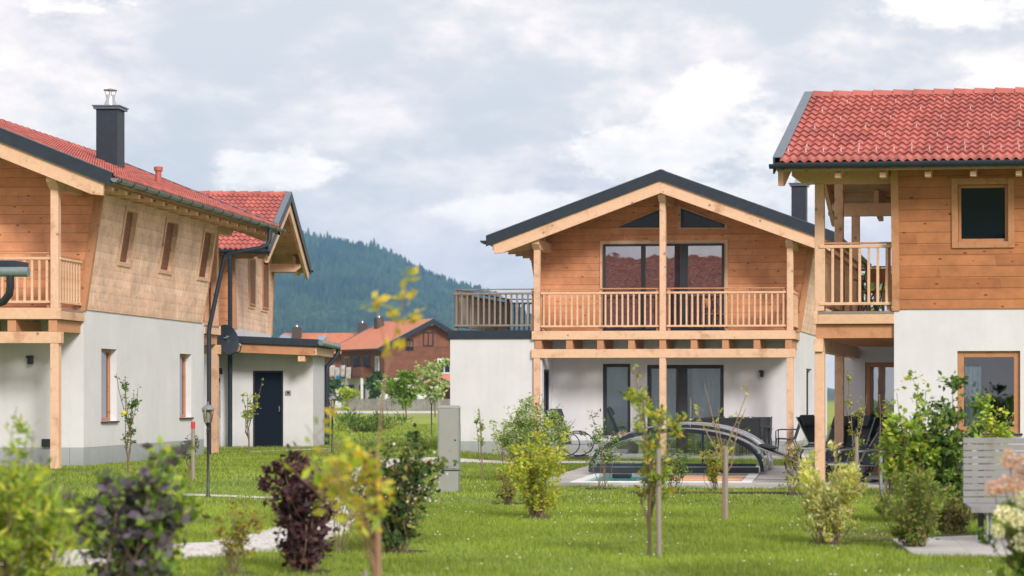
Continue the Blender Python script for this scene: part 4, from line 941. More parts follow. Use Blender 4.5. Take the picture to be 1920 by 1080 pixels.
# cafe chair + table on balconies
def folding_chair(h, x, y, z, rz, label):
    t_ = empty('folding_chair', (*h.w(x, y), z), rz)
    MB().box(-.2, .2, -.2, .2, .44, .46).build('seat', 'frame_wood', t_)
    MB().box(-.2, .2, .2, .22, .62, .86).build('backrest', 'frame_wood', t_)
    for s_ in (-1, 1):
        MB().tube([(s_ * .2, .24, .9), (s_ * .2, -.25, 0)], .011, 6).build('leg', 'anthracite', t_)
        MB().tube([(s_ * .17, -.2, .45), (s_ * .17, .25, 0)], .011, 6).build('leg', 'anthracite', t_)
    return tag(t_, label, 'folding chair')
folding_chair(Mh, Mh.tx(1338, .6), .55, 3.30, R(60), 'small folding chair behind the railing of the central balcony')
folding_chair(Rh, .9, .7, 3.07, R(200), 'small folding chair on the balcony of the right chalet')
bt = empty('bistro_table', (*Rh.w(.1, .6), 3.07), 0, label='small bistro table with crossed legs on the balcony of the right chalet', cat='bistro table')
MB().lathe([(.33, .7), (.33, .725), (.01, .73)], seg=20).build('table_top', 'frame_wood', bt)
for s_ in (-1, 1):
    for e in (-1, 1): MB().tube([(s_ * .22, e * .22, .7), (-s_ * .22, e * .24, 0)], .011, 6).build('leg', 'anthracite', bt)
# bench with slatted privacy back
bn = empty('garden_bench', (PX(1806, 23.2), 23.2, .03), R(2), label='grey slatted bench with tall screen back on a paved patch', cat='bench')
bwid = 1.7
mb = MB(); nsl = 10
for k in range(nsl): mb.box(0, bwid, .0, .03, .40 + k * .072, .40 + k * .072 + .064)
mb.build('backrest', 'bench_wood', bn, bev=.004)
mb = MB()
for k in range(5): mb.box(.02, bwid, -.52 + k * .10, -.43 + k * .10, .36 + k * .004, .385 + k * .004)
mb.build('seat', 'bench_wood', bn, bev=.004)
MB().box(.02, bwid, -.54, -.522, .325, .392).build('seat_front', 'bench_wood', bn, bev=.004)
for x in (.20, 1.35):
    MB().tube([(x, -.48, .33), (x, -.49, 0)], .014, 8).build('leg', 'grey_alu', bn); MB().tube([(x + .05, -.40, .33), (x + .05, -.41, 0)], .014, 8).build('leg', 'grey_alu', bn)
    MB().tube([(x, -.46, .31), (x, .06, .31)], .014, 8).build('crossbar', 'grey_alu', bn); MB().box(x - .03, x + .03, .032, .09, 0, 1.1).build('upright', 'anthracite', bn)
MB().box(.5, 1.4, -.15, .35, .0, .05).build('base_plate', 'anthracite', bn)
# utility cabinet
cb = empty('utility_cabinet', (PX(842, 35.3), 35.3, 0), R(3), label='tall pale grey utility cabinet standing on the lawn by the path', cat='utility cabinet')
MB().box(-.165, .165, -.14, .14, -.05, .36).build('base', 'cabinet_grey', cb, bev=.008)
MB().box(-.172, .172, -.148, .148, .375, 1.395).build('housing', 'cabinet_grey', cb, bev=.01)
MB().box(-.150, .150, -.160, -.149, .40, 1.37).build('door', 'cabinet_grey', cb, bev=.006)
MB().hexa([(-.185, -.16, 1.40), (.185, -.16, 1.40), (.185, .16, 1.40), (-.185, .16, 1.40), (-.15, -.13, 1.44), (.15, -.13, 1.44), (.15, .13, 1.44), (-.15, .13, 1.44)]).build('lid', 'cabinet_grey', cb, bev=.006)
MB().lathe([(.012, 0), (.012, .02)], (.115, -.165, .86), 10).build('lock', 'anthracite', cb); MB().box(.173, .182, -.09, .09, .72, 1.12).build('side_panel', 'grey_alu', cb)
MB().box(-.168, .168, -.145, .145, .361, .374).build('joint', 'anthracite', cb)
# garden lamps
def lamp(u, Y, label, hgt=1.42, first=[None]):
    if first[0] is None:
        t_ = empty('garden_lamp', (0, 0, 0))
        MB().lathe([(.045, 0), (.045, .03), (.022, .06), (.020, .9), (.026, 1.05), (.026, 1.08), (.018, 1.10), (.03, 1.14), (.045, 1.16), (.045, 1.175)], seg=12).build('pole', 'lamp_black', t_, smooth=True)
        MB().lathe([(.055, 1.18), (.085, 1.38)], seg=6).build('glass', 'lamp_glass', t_)
        f = MB()
        for k in range(6): an = 2 * math.pi * (k + .5) / 6; f.tube([(.056 * math.cos(an), .056 * math.sin(an), 1.178), (.087 * math.cos(an), .087 * math.sin(an), 1.385)], .005, 4)
        f.build('cage', 'lamp_black', t_)
        MB().lathe([(.105, 1.386), (.10, 1.40), (.05, 1.445), (.03, 1.45), (.03, 1.465), (.012, 1.47), (.014, 1.495), (.002, 1.51)], seg=12).build('lantern_roof', 'lamp_roof', t_, smooth=True)
        MB().lathe([(.015, 1.19), (.03, 1.25), (.028, 1.31), (.012, 1.34)], seg=8).build('bulb', 'blind_white', t_, smooth=True)
        first[0] = t_; o = t_
    else: o = copy_tree(first[0])
    o.location = at(u, Y); return tag(o, label, 'garden lamp', 'black lantern lamps along the paths')
lamp(390, 33.4, 'black lantern lamp on the lawn in front of the left chalet downspout')
lamp(623, 54.0, 'black lantern lamp just right of the porch downspout')
lamp(809, 77, 'small distant black lantern lamp seen left of the utility cabinet')
# flower pot at the window
fp = empty('flower_pot', (*Mh.w(Mh.tx(1172, .8), .8), .07), 0, label='dark planter with red flowers beside the tall ground floor window', cat='planter')
MB().box(-.35, .35, -.15, .15, 0, .32).build('planter_box', 'anthracite', fp, bev=.01)
# ================================================================ vegetation
LM = {}
leafmat('leaf_green', [(.07, .13, .02), (.14, .23, .035), (.23, .34, .06), (.32, .42, .09)])
leafmat('leaf_dark', [(.025, .06, .02), (.05, .11, .03), (.09, .17, .045)], .2)
leafmat('leaf_yellowgreen', [(.22, .31, .035), (.36, .46, .06), (.50, .57, .09), (.60, .52, .07)])
leafmat('leaf_yellow', [(.40, .40, .05), (.58, .52, .06), (.66, .42, .06), (.38, .42, .07)])
leafmat('leaf_purple', [(.030, .012, .020), (.055, .022, .035), (.085, .040, .050), (.13, .06, .04)], .15)
leafmat('leaf_smoke', [(.07, .055, .085), (.11, .09, .12), (.16, .13, .17), (.10, .14, .06)], .15)
leafmat('leaf_variegated', [(.36, .42, .12), (.62, .64, .30), (.80, .76, .48), (.78, .58, .42), (.62, .60, .12)])
leafmat('leaf_olive', [(.14, .15, .035), (.24, .25, .06), (.38, .33, .09), (.32, .18, .08)])
leafmat('leaf_greyish', [(.17, .23, .10), (.28, .36, .16), (.42, .50, .24), (.44, .52, .14)])
leafmat('petal_pink', [(.62, .33, .30), (.74, .48, .42), (.80, .62, .54)], .3)
leafmat('petal_cream', [(.70, .68, .46), (.80, .76, .62), (.80, .70, .60)], .3)
leafmat('clover_white', [(.75, .75, .70), (.8, .8, .75)], .2); leafmat('dandelion_yellow', [(.75, .60, .03), (.8, .7, .05)], .2)
leafmat('berry_white', [(.72, .60, .62), (.8, .74, .74)], .1)
def leaf_quads(rs, pts, size, up=.35, wid=.5, droop=0.0):
    n = len(pts); a = rs.randn(n, 3); a[:, 2] = a[:, 2] * .6 + up; a /= np.linalg.norm(a, axis=1)[:, None]
    b = np.cross(a, rs.randn(n, 3)); b /= np.linalg.norm(b, axis=1)[:, None]
    s = size * rs.uniform(.55, 1.25, n)[:, None]
    nr = np.cross(a, b)
    p0 = pts - a * s * .1; p1 = pts + a * s * .45 + b * s * wid * .5 + nr * s * .07; p2 = pts + a * s; p3 = pts + a * s * .45 - b * s * wid * .5 + nr * s * .07
    v = np.stack([p0, p1, p2, p3], 1).reshape(-1, 3); q = np.arange(4 * n).reshape(-1, 4); return v, q
def grow(rs, base, hgt, wd, nst, flare=1.0, jit=.06, basew=.12, k=9, top=.75, lean=(0, 0), round_=True, fs=0.0):
    stems = []
    for i in range(nst):
        an = rs.uniform(0, 2 * math.pi); rad = math.sqrt(rs.uniform(.02, 1)) * wd / 2
        hh = hgt * (1 - .35 * (rad / (wd / 2)) ** 2 if round_ else 1) * rs.uniform(top, 1.0)
        x0 = rs.uniform(-1, 1) * basew * wd; y0 = rs.uniform(-1, 1) * basew * wd; pts = []; wx = rs.randn(2) * jit
        for j in range(k):
            f = j / (k - 1); g = max(0.0, (f - fs) / (1 - fs)) ** (1.1 / flare)
            pts.append((base[0] + x0 + (math.cos(an) * rad - x0) * g + wx[0] * math.sin(f * 5) * (f > fs) + lean[0] * g, base[1] + y0 + (math.sin(an) * rad - y0) * g + wx[1] * math.sin(f * 4) * (f > fs) + lean[1] * g, base[2] + hh * f))
        stems.append(np.array(pts))
    return stems
def plant(name, label, cat, u, v, hgt, wd, nst=12, nl=1500, ls=.06, leaf='leaf_green', start=.15, spread=.09, r=.008, seed=0, group=None, Y=None, bark='bark', twigs=5, wid=.5, flower=None, up=.35, second=None, basew=.12, round_=True, jit=.06, lean=(0, 0), flare=1.0, density_top=1.0, n_=0):
    Y = Y or EYE * F / (v - CY); P = at(u, Y); rs = np.random.RandomState(seed + int(u)); root = empty(name, P, 0, label=label, cat=cat, group=group)
    stems = grow(rs, (0, 0, -.02), hgt, wd, nst, basew=basew, round_=round_, jit=jit, lean=lean, flare=flare, fs=(.75 * start if name in ('young_tree', 'sapling') else 0)); mb = MB(); anchors = []
    for s_ in stems:
        mb.tube([tuple(p) for p in s_], r, 5, r2=r * .35); L_ = len(s_)
        for q in range(twigs):
            f = rs.uniform(start, .97); i = int(f * (L_ - 1)); p = s_[i] + (s_[min(i + 1, L_ - 1)] - s_[i]) * (f * (L_ - 1) - i)
            d = rs.randn(3); d[2] = abs(d[2]) * .8 + .3; d /= np.linalg.norm(d); ln = spread * rs.uniform(1.0, 2.4) * (1.15 - f * .5)
            e = p + d * ln; mb.tube([tuple(p), tuple(p + d * ln * .5 + rs.randn(3) * .008), tuple(e)], r * .45, 4, r2=r * .2); anchors.append((p, e))
        anchors.append((s_[int(start * (L_ - 1)) + 1], s_[-1]))
    mb.build('stems', bark, root)
    if name == 'shrub' and 17.5 < Y < 45:
        rr_ = wd * .22 + .08; cc_ = [(rr_ * (1 + .25 * math.sin(3 * q + seed + u) + .12 * math.sin(7 * q)) * math.cos(q * math.pi / 8), rr_ * (1 + .2 * math.cos(2 * q + u)) * math.sin(q * math.pi / 8)) for q in range(16)]
        MB().prism([(a, b, -.03) for a, b in cc_], (0, 0, .045)).build('planting_soil', 'soil', root); EXCL.append([(P.x + a * .93, P.y + b * .93) for a, b in cc_])
    A = np.array([a for a, b in anchors]); Bp = np.array([b for a, b in anchors]); wgt = rs.uniform(.1, 1, len(A)) ** 1.3; wgt /= wgt.sum()
    idx = rs.choice(len(A), nl, p=wgt); t_ = rs.uniform(.1, 1.05, nl)[:, None] ** .8; pts = A[idx] + (Bp[idx] - A[idx]) * t_ + rs.randn(nl, 3) * spread * .32
    pts[:, 2] = np.maximum(pts[:, 2], .03)
    n2 = int(nl * (second[1] if second else 0))
    vv, q = leaf_quads(rs, pts[n2:], ls, up, wid); npmesh('foliage', vv, q, leaf, root)
    if second: vv, q = leaf_quads(rs, pts[:n2], ls, up, wid); npmesh('foliage', vv, q, second[0], root)
    if flower:
        fm, nf, fr, nm = flower
        for k in range(nf):
            c = Bp[rs.randint(len(Bp))]; n_ = 110
            d = rs.randn(n_, 3); d /= np.linalg.norm(d, axis=1)[:, None]; d[:, 2] *= 1.35
            vv, q = leaf_quads(rs, c + d * fr * rs.uniform(.75, 1, (n_, 1)), fr * .42, .1, .9); npmesh(nm, vv, q, fm if isinstance(fm, str) else fm[k % len(fm)], root)
    return root
def stake(u, v, h, label, r=.03, Y=None, lean=0.0, m='stake_wood'):
    Y = Y or EYE * F / (v - CY); P = at(u, Y); mb = MB(); mb.tube([(0, 0, -.05), (lean * .5, 0, h * .5), (lean, 0, h)], r, 8, r2=r * .95); o = mb.build('stake', m, None, smooth=True); o.location = P; return tag(o, label, 'stake')
def tree(name, label, cat, u, Y, hgt, crown_w, crown0, nl, ls, leaf, seed=0, tr=.06, group=None, nb=16, second=None, bark='bark', lean=0.0):
    P = at(u, Y); rs = np.random.RandomState(seed + 11); root = empty(name, P, 0, label=label, cat=cat, group=group)
    mb = MB(); tp_ = np.array([(lean * f + .05 * math.sin(f * 6 + seed), .04 * math.cos(f * 5), hgt * .92 * f) for f in np.linspace(0, 1, 8)]); mb.tube([tuple(p) for p in tp_], tr, 7, r2=tr * .3); anch = []
    for k in range(nb):
        f = rs.uniform(crown0, .95); p = np.array([np.interp(f, np.linspace(0, 1, 8), tp_[:, i]) for i in range(3)]); an = k * 2.4 + rs.uniform(0, 1); prof = math.sin(math.pi * min(1, max(.05, (f - crown0) / (1.02 - crown0))) ** .75)
        ln = crown_w / 2 * max(.3, prof) * rs.uniform(.7, 1.1); e = p + np.array([math.cos(an) * ln, math.sin(an) * ln, ln * rs.uniform(.35, .9)]); m_ = (p + e) / 2 + rs.randn(3) * ln * .08
        mb.tube([tuple(p), tuple(m_), tuple(e)], tr * .35, 5, r2=tr * .1); anch += [(p, m_), (m_, e), (m_, e)]
        for q in range(3):
            s_ = p + (e - p) * rs.uniform(.35, .95); d = rs.randn(3); d[2] += .3; e2 = s_ + d / np.linalg.norm(d) * ln * .4; mb.tube([tuple(s_), tuple(e2)], tr * .12, 4, r2=tr * .06); anch.append((s_, e2))
    mb.build('trunk', bark, root)
    A = np.array([a for a, b in anch]); Bp = np.array([b for a, b in anch]); wgt = rs.uniform(.1, 1, len(A)) ** 1.5; wgt /= wgt.sum(); idx = rs.choice(len(A), nl, p=wgt)
    pts = A[idx] + (Bp[idx] - A[idx]) * rs.uniform(.15, 1.1, (nl, 1)) + rs.randn(nl, 3) * crown_w * .045
    vv, q = leaf_quads(rs, pts, ls, .2, .55); npmesh('crown', vv, q, leaf, root); return root
SG = 'ornamental shrubs planted in the lawn'
# nearest, out of focus
plant('shrub', 'large soft yellow-green bush in the lower left corner', 'shrub', 40, 0, 1.55, .85, 24, 3600, .075, 'leaf_yellowgreen', .12, .10, Y=13.5, second=('leaf_green', .35), twigs=8, wid=.32, up=.8, group=SG)
plant('shrub', 'smoky purple-grey bush mixed with green leaves left of the gravel path', 'shrub', 245, 0, 1.36, .72, 20, 2400, .085, 'leaf_smoke', .12, .10, Y=14.5, second=('leaf_green', .38), twigs=7, wid=.75, group=SG)
plant('shrub', 'green leafy shrub rising behind the smoky purple-grey bush', 'shrub', 305, 0, 1.38, .50, 12, 900, .07, 'leaf_green', .3, .09, Y=15.6, second=('leaf_yellowgreen', .4), twigs=6, wid=.6, group=SG)
plant('shrub', 'sparse yellowish twiggy shrub between the path and the black lantern lamp', 'shrub', 440, 1078, .82, .42, 14, 900, .045, 'leaf_olive', .25, .05, second=('leaf_yellow', .25), r=.005, group=SG)
plant('shrub', 'dark purple-leaved shrub beside the gravel path', 'shrub', 572, 1074, 1.27, .64, 20, 3000, .07, 'leaf_purple', .05, .08, twigs=8, wid=.7, group=SG)
plant('shrub', 'dark green shrub with whitish berries right of the yellow young tree', 'shrub', 745, 1037, 1.42, .95, 22, 3300, .068, 'leaf_dark', .08, .09, second=('leaf_olive', .25), twigs=8, wid=.7, flower=None, group=SG)
def berries(u, Y, h, w_, n, label_parent):
    rs = np.random.RandomState(4); c = rs.randn(n, 3) * np.array([w_ / 4, w_ / 5, h / 7]) + np.array([.05, -.12, h * .55]); vv, q = leaf_quads(rs, c, .028, .1, 1.0)
    o = npmesh('berries', vv, q, 'berry_white', label_parent); o['kind'] = 'stuff'
pr = [o for o in bpy.data.objects if o.get('label', '').startswith('dark green shrub with whitish')][0]; berries(745, 20, 1.28, .7, 260, pr)
plant('shrub', 'thin yellow-leaved twiggy shrub between the purple and the dark green shrub', 'shrub', 640, 1035, 1.15, .42, 8, 520, .055, 'leaf_yellow', .3, .08, second=('leaf_green', .3), r=.006, group=SG)
t1 = plant('young_tree', 'young tree with bright yellow leaves on long shoots, closest to the path', 'tree', 706, 0, 1.50, .95, 9, 300, .078, 'leaf_yellow', .62, .14, Y=13.0, second=('leaf_yellowgreen', .45), r=.008, jit=.012, lean=(-.16, 0), bark='bark_brown', basew=.012, wid=.6, round_=False, flare=.8)
mb = MB(); mb.tube([(0, 0, -.05), (.01, 0, .6), (0, 0, 1.25)], .026, 8, r2=.016); mb.build('trunk', 'bark_brown', t1, smooth=True)
rs = np.random.RandomState(3); mb = MB(); mb.tube([(0, 0, 1.2), (.05, 0, 1.7), (.13, 0, 2.05), (.19, 0, 2.34)], .006, 6, r2=.003); mb.tube([(.06, 0, 1.8), (.03, .02, 2.0), (-.0, 0, 2.14)], .004, 5, r2=.003); mb.build('leader', 'bark_brown', t1)
cl = [((.17, 0, 2.20), .03, 12), ((.20, 0, 2.32), .02, 6), ((.19, 0, 2.08), .035, 14), ((.10, 0, 2.10), .025, 7), ((.0, 0, 2.14), .03, 9), ((.08, 0, 1.88), .03, 8), ((.16, 0, 1.92), .03, 8)]
pts = np.concatenate([np.array(c) + rs.randn(n, 3) * r_ for c, r_, n in cl]); vv, q = leaf_quads(rs, pts, .075, .2, .6); npmesh('foliage', vv, q, 'leaf_yellow', t1)
stake(685, 1100, .19, 'short grey stake end at the bottom edge beside the yellow young tree', .022, Y=17.2)
# middle distance
plant('shrub', 'broad yellow-green shrub with reddish base in front of the white annex', 'shrub', 1010, 973, 1.32, .95, 28, 6500, .05, 'leaf_yellowgreen', .1, .08, second=('leaf_yellow', .2), twigs=8, group=SG)
plant('shrub', 'tall loose green shrub at the corner of the white annex', 'shrub', 1000, 905, 1.72, 1.45, 30, 8000, .06, 'leaf_greyish', .2, .12, second=('leaf_green', .4), twigs=7, group=SG)
plant('shrub', 'low reddish-green shrub left of the broad yellow-green one', 'shrub', 955, 945, .75, .55, 12, 900, .05, 'leaf_olive', .1, .07, twigs=6, group=SG)
plant('shrub', 'yellow-green narrow shrub behind the tall loose green shrub', 'shrub', 945, 868, 1.3, .9, 9, 700, .07, 'leaf_greyish', .25, .11, group=SG)
TG = 'young trees planted around the houses'
plant('sapling', 'thin leaning sapling just right of the utility cabinet', 'tree', 905, 905, 1.42, .22, 3, 190, .055, 'leaf_greyish', .45, .06, r=.010, basew=.03, round_=False, lean=(-.18, 0), wid=.7, group=TG)
plant('shrub', 'slender green shrub at the left foot of the pool enclosure', 'shrub', 1128, 917, 1.45, .72, 7, 800, .055, 'leaf_dark', .35, .09, second=('leaf_greyish', .5), r=.008, group=SG)
plant('shrub', 'dark leafy shrub behind the staked tree before the pool', 'shrub', 1262, 920, .92, .66, 12, 900, .05, 'leaf_green', .25, .07, second=('leaf_dark', .4), r=.006, group=SG)
plant('shrub', 'upright yellow-tinted shrub before the right half of the pool enclosure', 'shrub', 1342, 920, 1.0, .50, 13, 1500, .042, 'leaf_yellow', .2, .06, second=('leaf_green', .45), r=.006, group=SG)
plant('shrub', 'sparse reddish shrub at the right end of the pool paving', 'shrub', 1490, 928, 1.0, .50, 8, 420, .06, 'leaf_olive', .1, .07, r=.006, group=SG)
a = plant('young_tree', 'staked young tree with red-tinged green leaves in the middle of the lawn', 'tree', 1218, 1046, 1.88, .48, 7, 1150, .065, 'leaf_green', .38, .09, second=('leaf_yellow', .4), r=.012, basew=.02, round_=False, wid=.45, up=.8, group=TG, lean=(.06, 0))
stake(1236, 1048, 1.08, 'grey stake beside the young tree in the middle of the lawn', .026, lean=-.01)
a = plant('young_tree', 'nearly bare staked young tree with few leaves before the pool enclosure', 'tree', 1356, 975, 1.92, .75, 5, 75, .07, 'leaf_yellowgreen', .5, .10, r=.013, bark='bark_brown', basew=.015, round_=False, group=TG, jit=.05)
stake(1361, 977, .95, 'dark stake beside the nearly bare young tree', .03)
a = plant('young_tree', 'tall slim sapling before the recliners of the right chalet', 'tree', 1604, 925, 2.05, .40, 4, 420, .055, 'leaf_green', .3, .07, second=('leaf_yellow', .3), r=.014, basew=.02, round_=False, group=TG)
stake(1606, 930, .95, 'grey stake tied to the tall slim sapling by the recliners', .03)
a = plant('young_tree', 'slim brownish sapling in front of the wooden terrace door', 'tree', 1657, 975, 1.75, .40, 4, 420, .055, 'leaf_green', .25, .08, second=('leaf_olive', .45), r=.010, basew=.02, bark='bark_brown', round_=False, group=TG)
plant('shrub', 'cream and yellow variegated bush in the lawn before the recliners', 'shrub', 1553, 1022, 1.12, .88, 30, 5200, .06, 'leaf_variegated', .1, .07, second=('leaf_yellowgreen', .35), twigs=8, up=.9, wid=.36, group=SG)
plant('shrub', 'dense round green bush in the lawn left of the bench paving', 'shrub', 1712, 1030, .92, .86, 30, 5200, .045, 'leaf_green', .08, .07, second=('leaf_olive', .35), twigs=9, group=SG)
plant('young_tree', 'tall green maple-like shrub before the white wall of the right chalet', 'tree', 1712, 985, 1.86, .82, 12, 2700, .075, 'leaf_green', .32, .12, second=('leaf_yellowgreen', .4), r=.010, wid=.7, group=TG, basew=.05)
plant('young_tree', 'darker green upright young tree close left of the bench', 'tree', 1778, 985, 1.95, .74, 10, 2700, .075, 'leaf_dark', .25, .12, second=('leaf_green', .55), r=.011, wid=.7, group=TG, basew=.05)
plant('young_tree', 'yellowish young tree standing behind the bench screen', 'tree', 1855, 965, 1.78, .80, 9, 1500, .065, 'leaf_yellowgreen', .55, .11, second=('leaf_green', .4), r=.010, wid=.6, group=TG, basew=.04)
plant('shrub', 'low bronze-green ground shrub at the left foot of the bench', 'shrub', 1795, 1003, .46, .50, 16, 1400, .045, 'leaf_olive', .05, .06, second=('leaf_dark', .4), group=SG)
plant('shrub', 'brown-green shrub between the round bush and the bench', 'shrub', 1765, 1000, .62, .42, 14, 1100, .045, 'leaf_olive', .05, .06, second=('leaf_green', .5), group=SG)
hy = plant('hydrangea', 'hydrangea with pink and cream flower heads at the lower right edge', 'hydrangea', 1935, 0, .98, .50, 16, 1000, .09, 'leaf_dark', .15, .08, Y=15.5, second=('leaf_green', .6), wid=.6, r=.008)
rs = np.random.RandomState(8)
for (u, v, r_, m_) in [(1893, 862, .058, 'petal_pink'), (1917, 872, .062, 'petal_pink'), (1862, 916, .050, 'petal_pink'), (1884, 910, .060, 'petal_pink'), (1907, 903, .058, 'petal_pink'), (1919, 932, .055, 'petal_cream'), (1880, 962, .052, 'petal_cream'), (1907, 972, .062, 'petal_cream'), (1872, 996, .045, 'petal_cream'), (1916, 1016, .06, 'petal_cream')]:
    c = np.array([PX(u, 15.25) - PX(1935, 15.5), -.25 + rs.uniform(-.04, .04), EYE - (v - CY) / F * 15.25]); d = rs.randn(150, 3); d /= np.linalg.norm(d, axis=1)[:, None]; d *= np.array([1, 1, 1.2])
    vv, q = leaf_quads(rs, c + d * r_ * rs.uniform(.7, 1.05, (150, 1)), r_ * .42, .1, .9); npmesh('flower_head', vv, q, m_, hy)
    MB().tube([tuple(c), tuple(c * np.array([.5, .2, .5]))], .004, 5, r2=.005).build('flower_stem', 'bark', hy)
plant('planted_hedge', 'clipped row of low green planting between the bench and the house wall', 'hedge', 1850, 0, .45, 1.5, 26, 2200, .05, 'leaf_green', .05, .07, Y=27.5, second=('leaf_yellowgreen', .3))
# by the houses
plant('sapling', 'columnar apple sapling bearing one yellow fruit before the left chalet', 'tree', 240, 905, 1.98, .42, 6, 620, .055, 'leaf_dark', .35, .06, second=('leaf_greyish', .4), r=.012, basew=.02, round_=False, wid=.6, Y=37.0, group=TG)
plant('sapling', 'low crooked sapling on a red-topped stake at the left chalet wall', 'tree', 358, 905, .98, .75, 6, 260, .05, 'leaf_dark', .45, .08, r=.010, basew=.02, Y=38.5, wid=.6, group=TG)
o = stake(362, 905, 1.0, 'grey stake with a red top at the left chalet wall', .035, Y=38.0)
MB().tube([(0, 0, .92), (0, 0, 1.04)], .038, 8).build('red_cap', 'red_paint', o)
plant('sapling', 'light green sapling in front of the dark entrance door', 'tree', 467, 845, 1.95, .62, 5, 330, .075, 'leaf_yellowgreen', .40, .09, second=('leaf_greyish', .4), r=.016, basew=.015, round_=False, Y=53.5, wid=.6, group=TG)
plant('shrub', 'dark strappy planting in the bed behind the path, right of the porch', 'shrub', 680, 0, .75, 4.6, 60, 1500, .28, 'leaf_dark', .02, .16, Y=84, wid=.14, up=1.4, second=('leaf_green', .5), group=SG)
tree('tree', 'small bushy tree before the far fence, left of the distant lamp', 'tree', 760, 150, 3.3, 2.8, .30, 1500, .34, 'leaf_green', 1, .06, 'trees around the farmhouse')
tree('tree', 'feathery green tree before the far fence, directly above the distant lamp', 'tree', 815, 160, 4.5, 3.2, .30, 1300, .30, 'leaf_greyish', 2, .07, 'trees around the farmhouse')
tree('tree', 'dark climbing tree against the timber farmhouse wall', 'tree', 702, 238, 4.6, 2.4, .1, 900, .5, 'leaf_dark', 3, .1, 'trees around the farmhouse')
tree('tree', 'round light green bush under the farmhouse balcony', 'tree', 652, 228, 2.3, 2.8, .05, 600, .42, 'leaf_yellowgreen', 4, .08, 'trees around the farmhouse')
tree('tree', 'low dark tree by the fence right of the round light green bush', 'tree', 735, 230, 3.0, 3.2, .1, 700, .42, 'leaf_green', 5, .08, 'trees around the farmhouse')
tree('tree', 'dark tree between the porch gutter and the farmhouse', 'tree', 626, 215, 3.4, 2.4, .1, 500, .45, 'leaf_dark', 6, .1, 'trees around the farmhouse')
tree('tree', 'leafy green tree seen through the balcony of the right chalet', 'tree', 1625, 95, 7.6, 4.5, .35, 2600, .24, 'leaf_green', 7, .12)
# yellow apple on the sapling
ap = [o for o in bpy.data.objects if o.get('label', '').startswith('columnar apple')][0]
MB().lathe([(.0, 0), (.03, .005), (.042, .03), (.035, .065), (.005, .075)], (-.02, -.16, 1.2), 10).build('fruit', 'dandelion_yellow', ap, smooth=True)
# planter flowers
rs = np.random.RandomState(9); vv, q = leaf_quads(rs, rs.randn(160, 3) * np.array([.16, .07, .06]) + np.array([0, 0, .42]), .06, .4, .6); npmesh('foliage', vv, q, 'leaf_dark', fp)
vv, q = leaf_quads(rs, rs.randn(60, 3) * np.array([.15, .07, .04]) + np.array([0, -.03, .50]), .06, .4, .9); npmesh('flowers', vv, q, 'petal_pink', fp)
# ---------------------------------------------------------------- grass
def grass(n, y0, y1, hgt, wd, seed, name, m='grass_blades', clump=False):
    rs = np.random.RandomState(seed); y = np.sqrt(rs.uniform(y0 ** 2, y1 ** 2, n)); x = rs.uniform((-CX - 60) / F, (1920 - CX + 60) / F, n) * y
    keep = np.ones(n, bool)
    for P in EXCL: keep &= ~poly_mask(x, y, P)
    for px_, py_, hw in zip(pcx, pcy, pw): keep &= ((x - px_) ** 2 + (y - py_) ** 2) > (hw * .93) ** 2
    x, y = x[keep], y[keep]; n = len(x); z = gz(x, y); s = rs.uniform(.5, 1.3, n)
    patch = .75 + .5 * (np.sin(x * 1.7 + 2 * np.sin(y * .6)) * np.sin(y * .9 + x * .5) > -.2); h = hgt * s * patch
    an = rs.uniform(0, 2 * math.pi, n); dx, dy = np.cos(an) * wd * .5, np.sin(an) * wd * .5; lx, ly = rs.randn(n) * hgt * .45, rs.randn(n) * hgt * .45
    v = np.stack([np.stack([x - dx, y - dy, z - .005], -1), np.stack([x + dx, y + dy, z - .005], -1), np.stack([x + lx, y + ly, z + h], -1)], 1).reshape(-1, 3)
    return v
v = np.concatenate([grass(280000, 17, 31, .040, .010, 1, ''), grass(210000, 31, 64, .044, .022, 2, ''), grass(60000, 64, 120, .08, .06, 3, '')])
go = npmesh('grass', v, np.arange(len(v)).reshape(-1, 3), 'grass_blades', k=3); tag(go, 'short mown green lawn grass', 'grass', kind='stuff')
def dots(name, n, y0, y1, r, m, label, seed, xr=None):
    rs = np.random.RandomState(seed); y = np.sqrt(rs.uniform(y0 ** 2, y1 ** 2, n)); x = rs.uniform(*(xr or ((800 - CX) / F, (1930 - CX) / F)), n) * y
    k = (np.sin(x * 2.1) + np.sin(y * 1.3 + x)) > -.4; 
    for P in EXCL: k &= ~poly_mask(x, y, P)
    x, y = x[k], y[k]; n = len(x); c = np.stack([x, y, gz(x, y) + .055], -1); V = []; Q = []
    for i, off in enumerate(((1, 0, 0), (0, 1, 0), (-1, 0, 0), (0, -1, 0), (0, 0, 1.0), (0, 0, -.6))): V.append(c + np.array(off) * r)
    V = np.stack(V, 1).reshape(-1, 3); b = np.arange(n)[:, None] * 6
    T = np.concatenate([b + np.array(t_) for t_ in ((0, 1, 4), (1, 2, 4), (2, 3, 4), (3, 0, 4), (1, 0, 5), (2, 1, 5), (3, 2, 5), (0, 3, 5))])
    o = npmesh(name, V, T, m, k=3); tag(o, label, 'flowers', kind='stuff')
dots('clover_flowers', 420, 18, 40, .011, 'clover_white', 'scattered small white clover heads in the lawn', 5)
dots('dandelions', 26, 17.5, 19.0, .018, 'dandelion_yellow', 'few yellow blossoms in the lawn at the bottom edge', 6, ((1150 - CX) / F, (1420 - CX) / F))
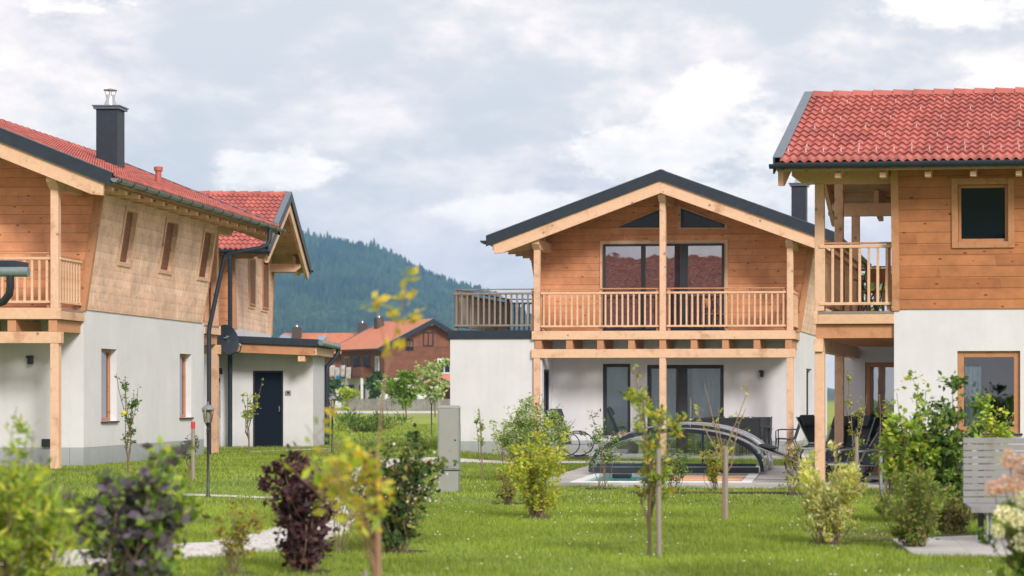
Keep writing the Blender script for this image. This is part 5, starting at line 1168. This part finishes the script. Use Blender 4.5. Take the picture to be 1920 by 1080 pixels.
# ---------------------------------------------------------------- wooded hill
def hz(x, y):
    u = x / y * F + CX
    crest = np.interp(u, [-1500, -400, 200, 420, 565, 700, 800, 905, 1000, 1250, 1600, 2200], [270, 300, 300, 282, 256, 232, 190, 152, 104, 50, 10, 0])
    f = np.clip((y - 1700) / 1800, 0, 1); back = np.clip((y - 3500) / 1500, 0, 1)
    bumps = 14 * np.sin(x * .011 + y * .004) * np.sin(y * .006) + 8 * np.sin(x * .027 + 1.0)
    return (crest * (f ** 1.15) * (1 - .5 * back) + bumps * f * (f < .97) * np.clip(crest / 100, 0, 1)) - 3
xs = np.linspace(-3200, 900, 120); ys = np.concatenate([np.linspace(1650, 3500, 50), np.linspace(3600, 5200, 8)])
gx, gy = np.meshgrid(xs, ys); V = np.stack([gx, gy, hz(gx, gy)], -1).reshape(-1, 3); nx = len(xs); i, j = np.meshgrid(np.arange(nx - 1), np.arange(len(ys) - 1)); a = (j * nx + i).ravel()
struct(npmesh('hill', V, np.stack([a, a + 1, a + nx + 1, a + nx], -1), 'forest', smooth=True))
rs = np.random.RandomState(12); n = 30000
y = rs.uniform(1750, 3560, n); u = rs.uniform(330, 1250, n); x = (u - CX) / F * y
z = hz(x, y); hh = rs.uniform(12, 25, n) * np.where(rs.rand(n) < .06, 1.25, 1); rr = hh * rs.uniform(.16, .24, n); dec = (np.sin(x * .012) + np.sin(y * .008 + 1) + rs.randn(n) * .5) > .6
k = 7; an = np.arange(k) * 2 * math.pi / k; ring_ = lambda r_, z_: np.stack([x[:, None] + r_[:, None] * np.cos(an), y[:, None] + r_[:, None] * np.sin(an), np.repeat(z_[:, None], k, 1)], -1)
low = ring_(rr * np.where(dec, .9, 1.0), z + hh * .08); mid = ring_(rr * np.where(dec, 1.35, .62), z + hh * np.where(dec, .5, .45)); top = ring_(np.where(dec, rr * .7, rr * .05), z + hh * np.where(dec, .82, 1.0))
V = np.concatenate([low, mid, top], 1).reshape(-1, 3); b = np.arange(n)[:, None] * 3 * k; Q = []
for r_ in range(2):
    for q in range(k): q2 = (q + 1) % k; Q.append(b + np.array([r_ * k + q, r_ * k + q2, (r_ + 1) * k + q2, (r_ + 1) * k + q]))
Q.append(b + np.array([2 * k, 2 * k + 1, 2 * k + 2, 2 * k + 3])); Q.append(b + np.array([2 * k, 2 * k + 3, 2 * k + 4, 2 * k + 5]))
fo = npmesh('forest', V, np.concatenate(Q), 'forest'); tag(fo, 'far conifer forest covering the hill', 'forest', kind='stuff')
# ---------------------------------------------------------------- haze
hb = MB(); hb.box(-3300, 1000, -60, 5400, -8, 360); hm = bpy.data.materials.new('haze'); hm.use_nodes = True; t = NT(hm.node_tree); t.n.clear(); o_ = t.add('ShaderNodeOutputMaterial'); pv_ = t.add('ShaderNodeVolumePrincipled')
pv_.inputs['Color'].default_value = (.27, .58, 1.0, 1); pv_.inputs['Density'].default_value = 1.45e-4; pv_.inputs['Anisotropy'].default_value = 0; t.l.new(pv_.outputs[0], o_.inputs['Volume']); M['haze'] = hm
ho = hb.build('haze', 'haze'); tag(ho, 'thin bluish air between the houses and the hill', 'haze', kind='stuff')
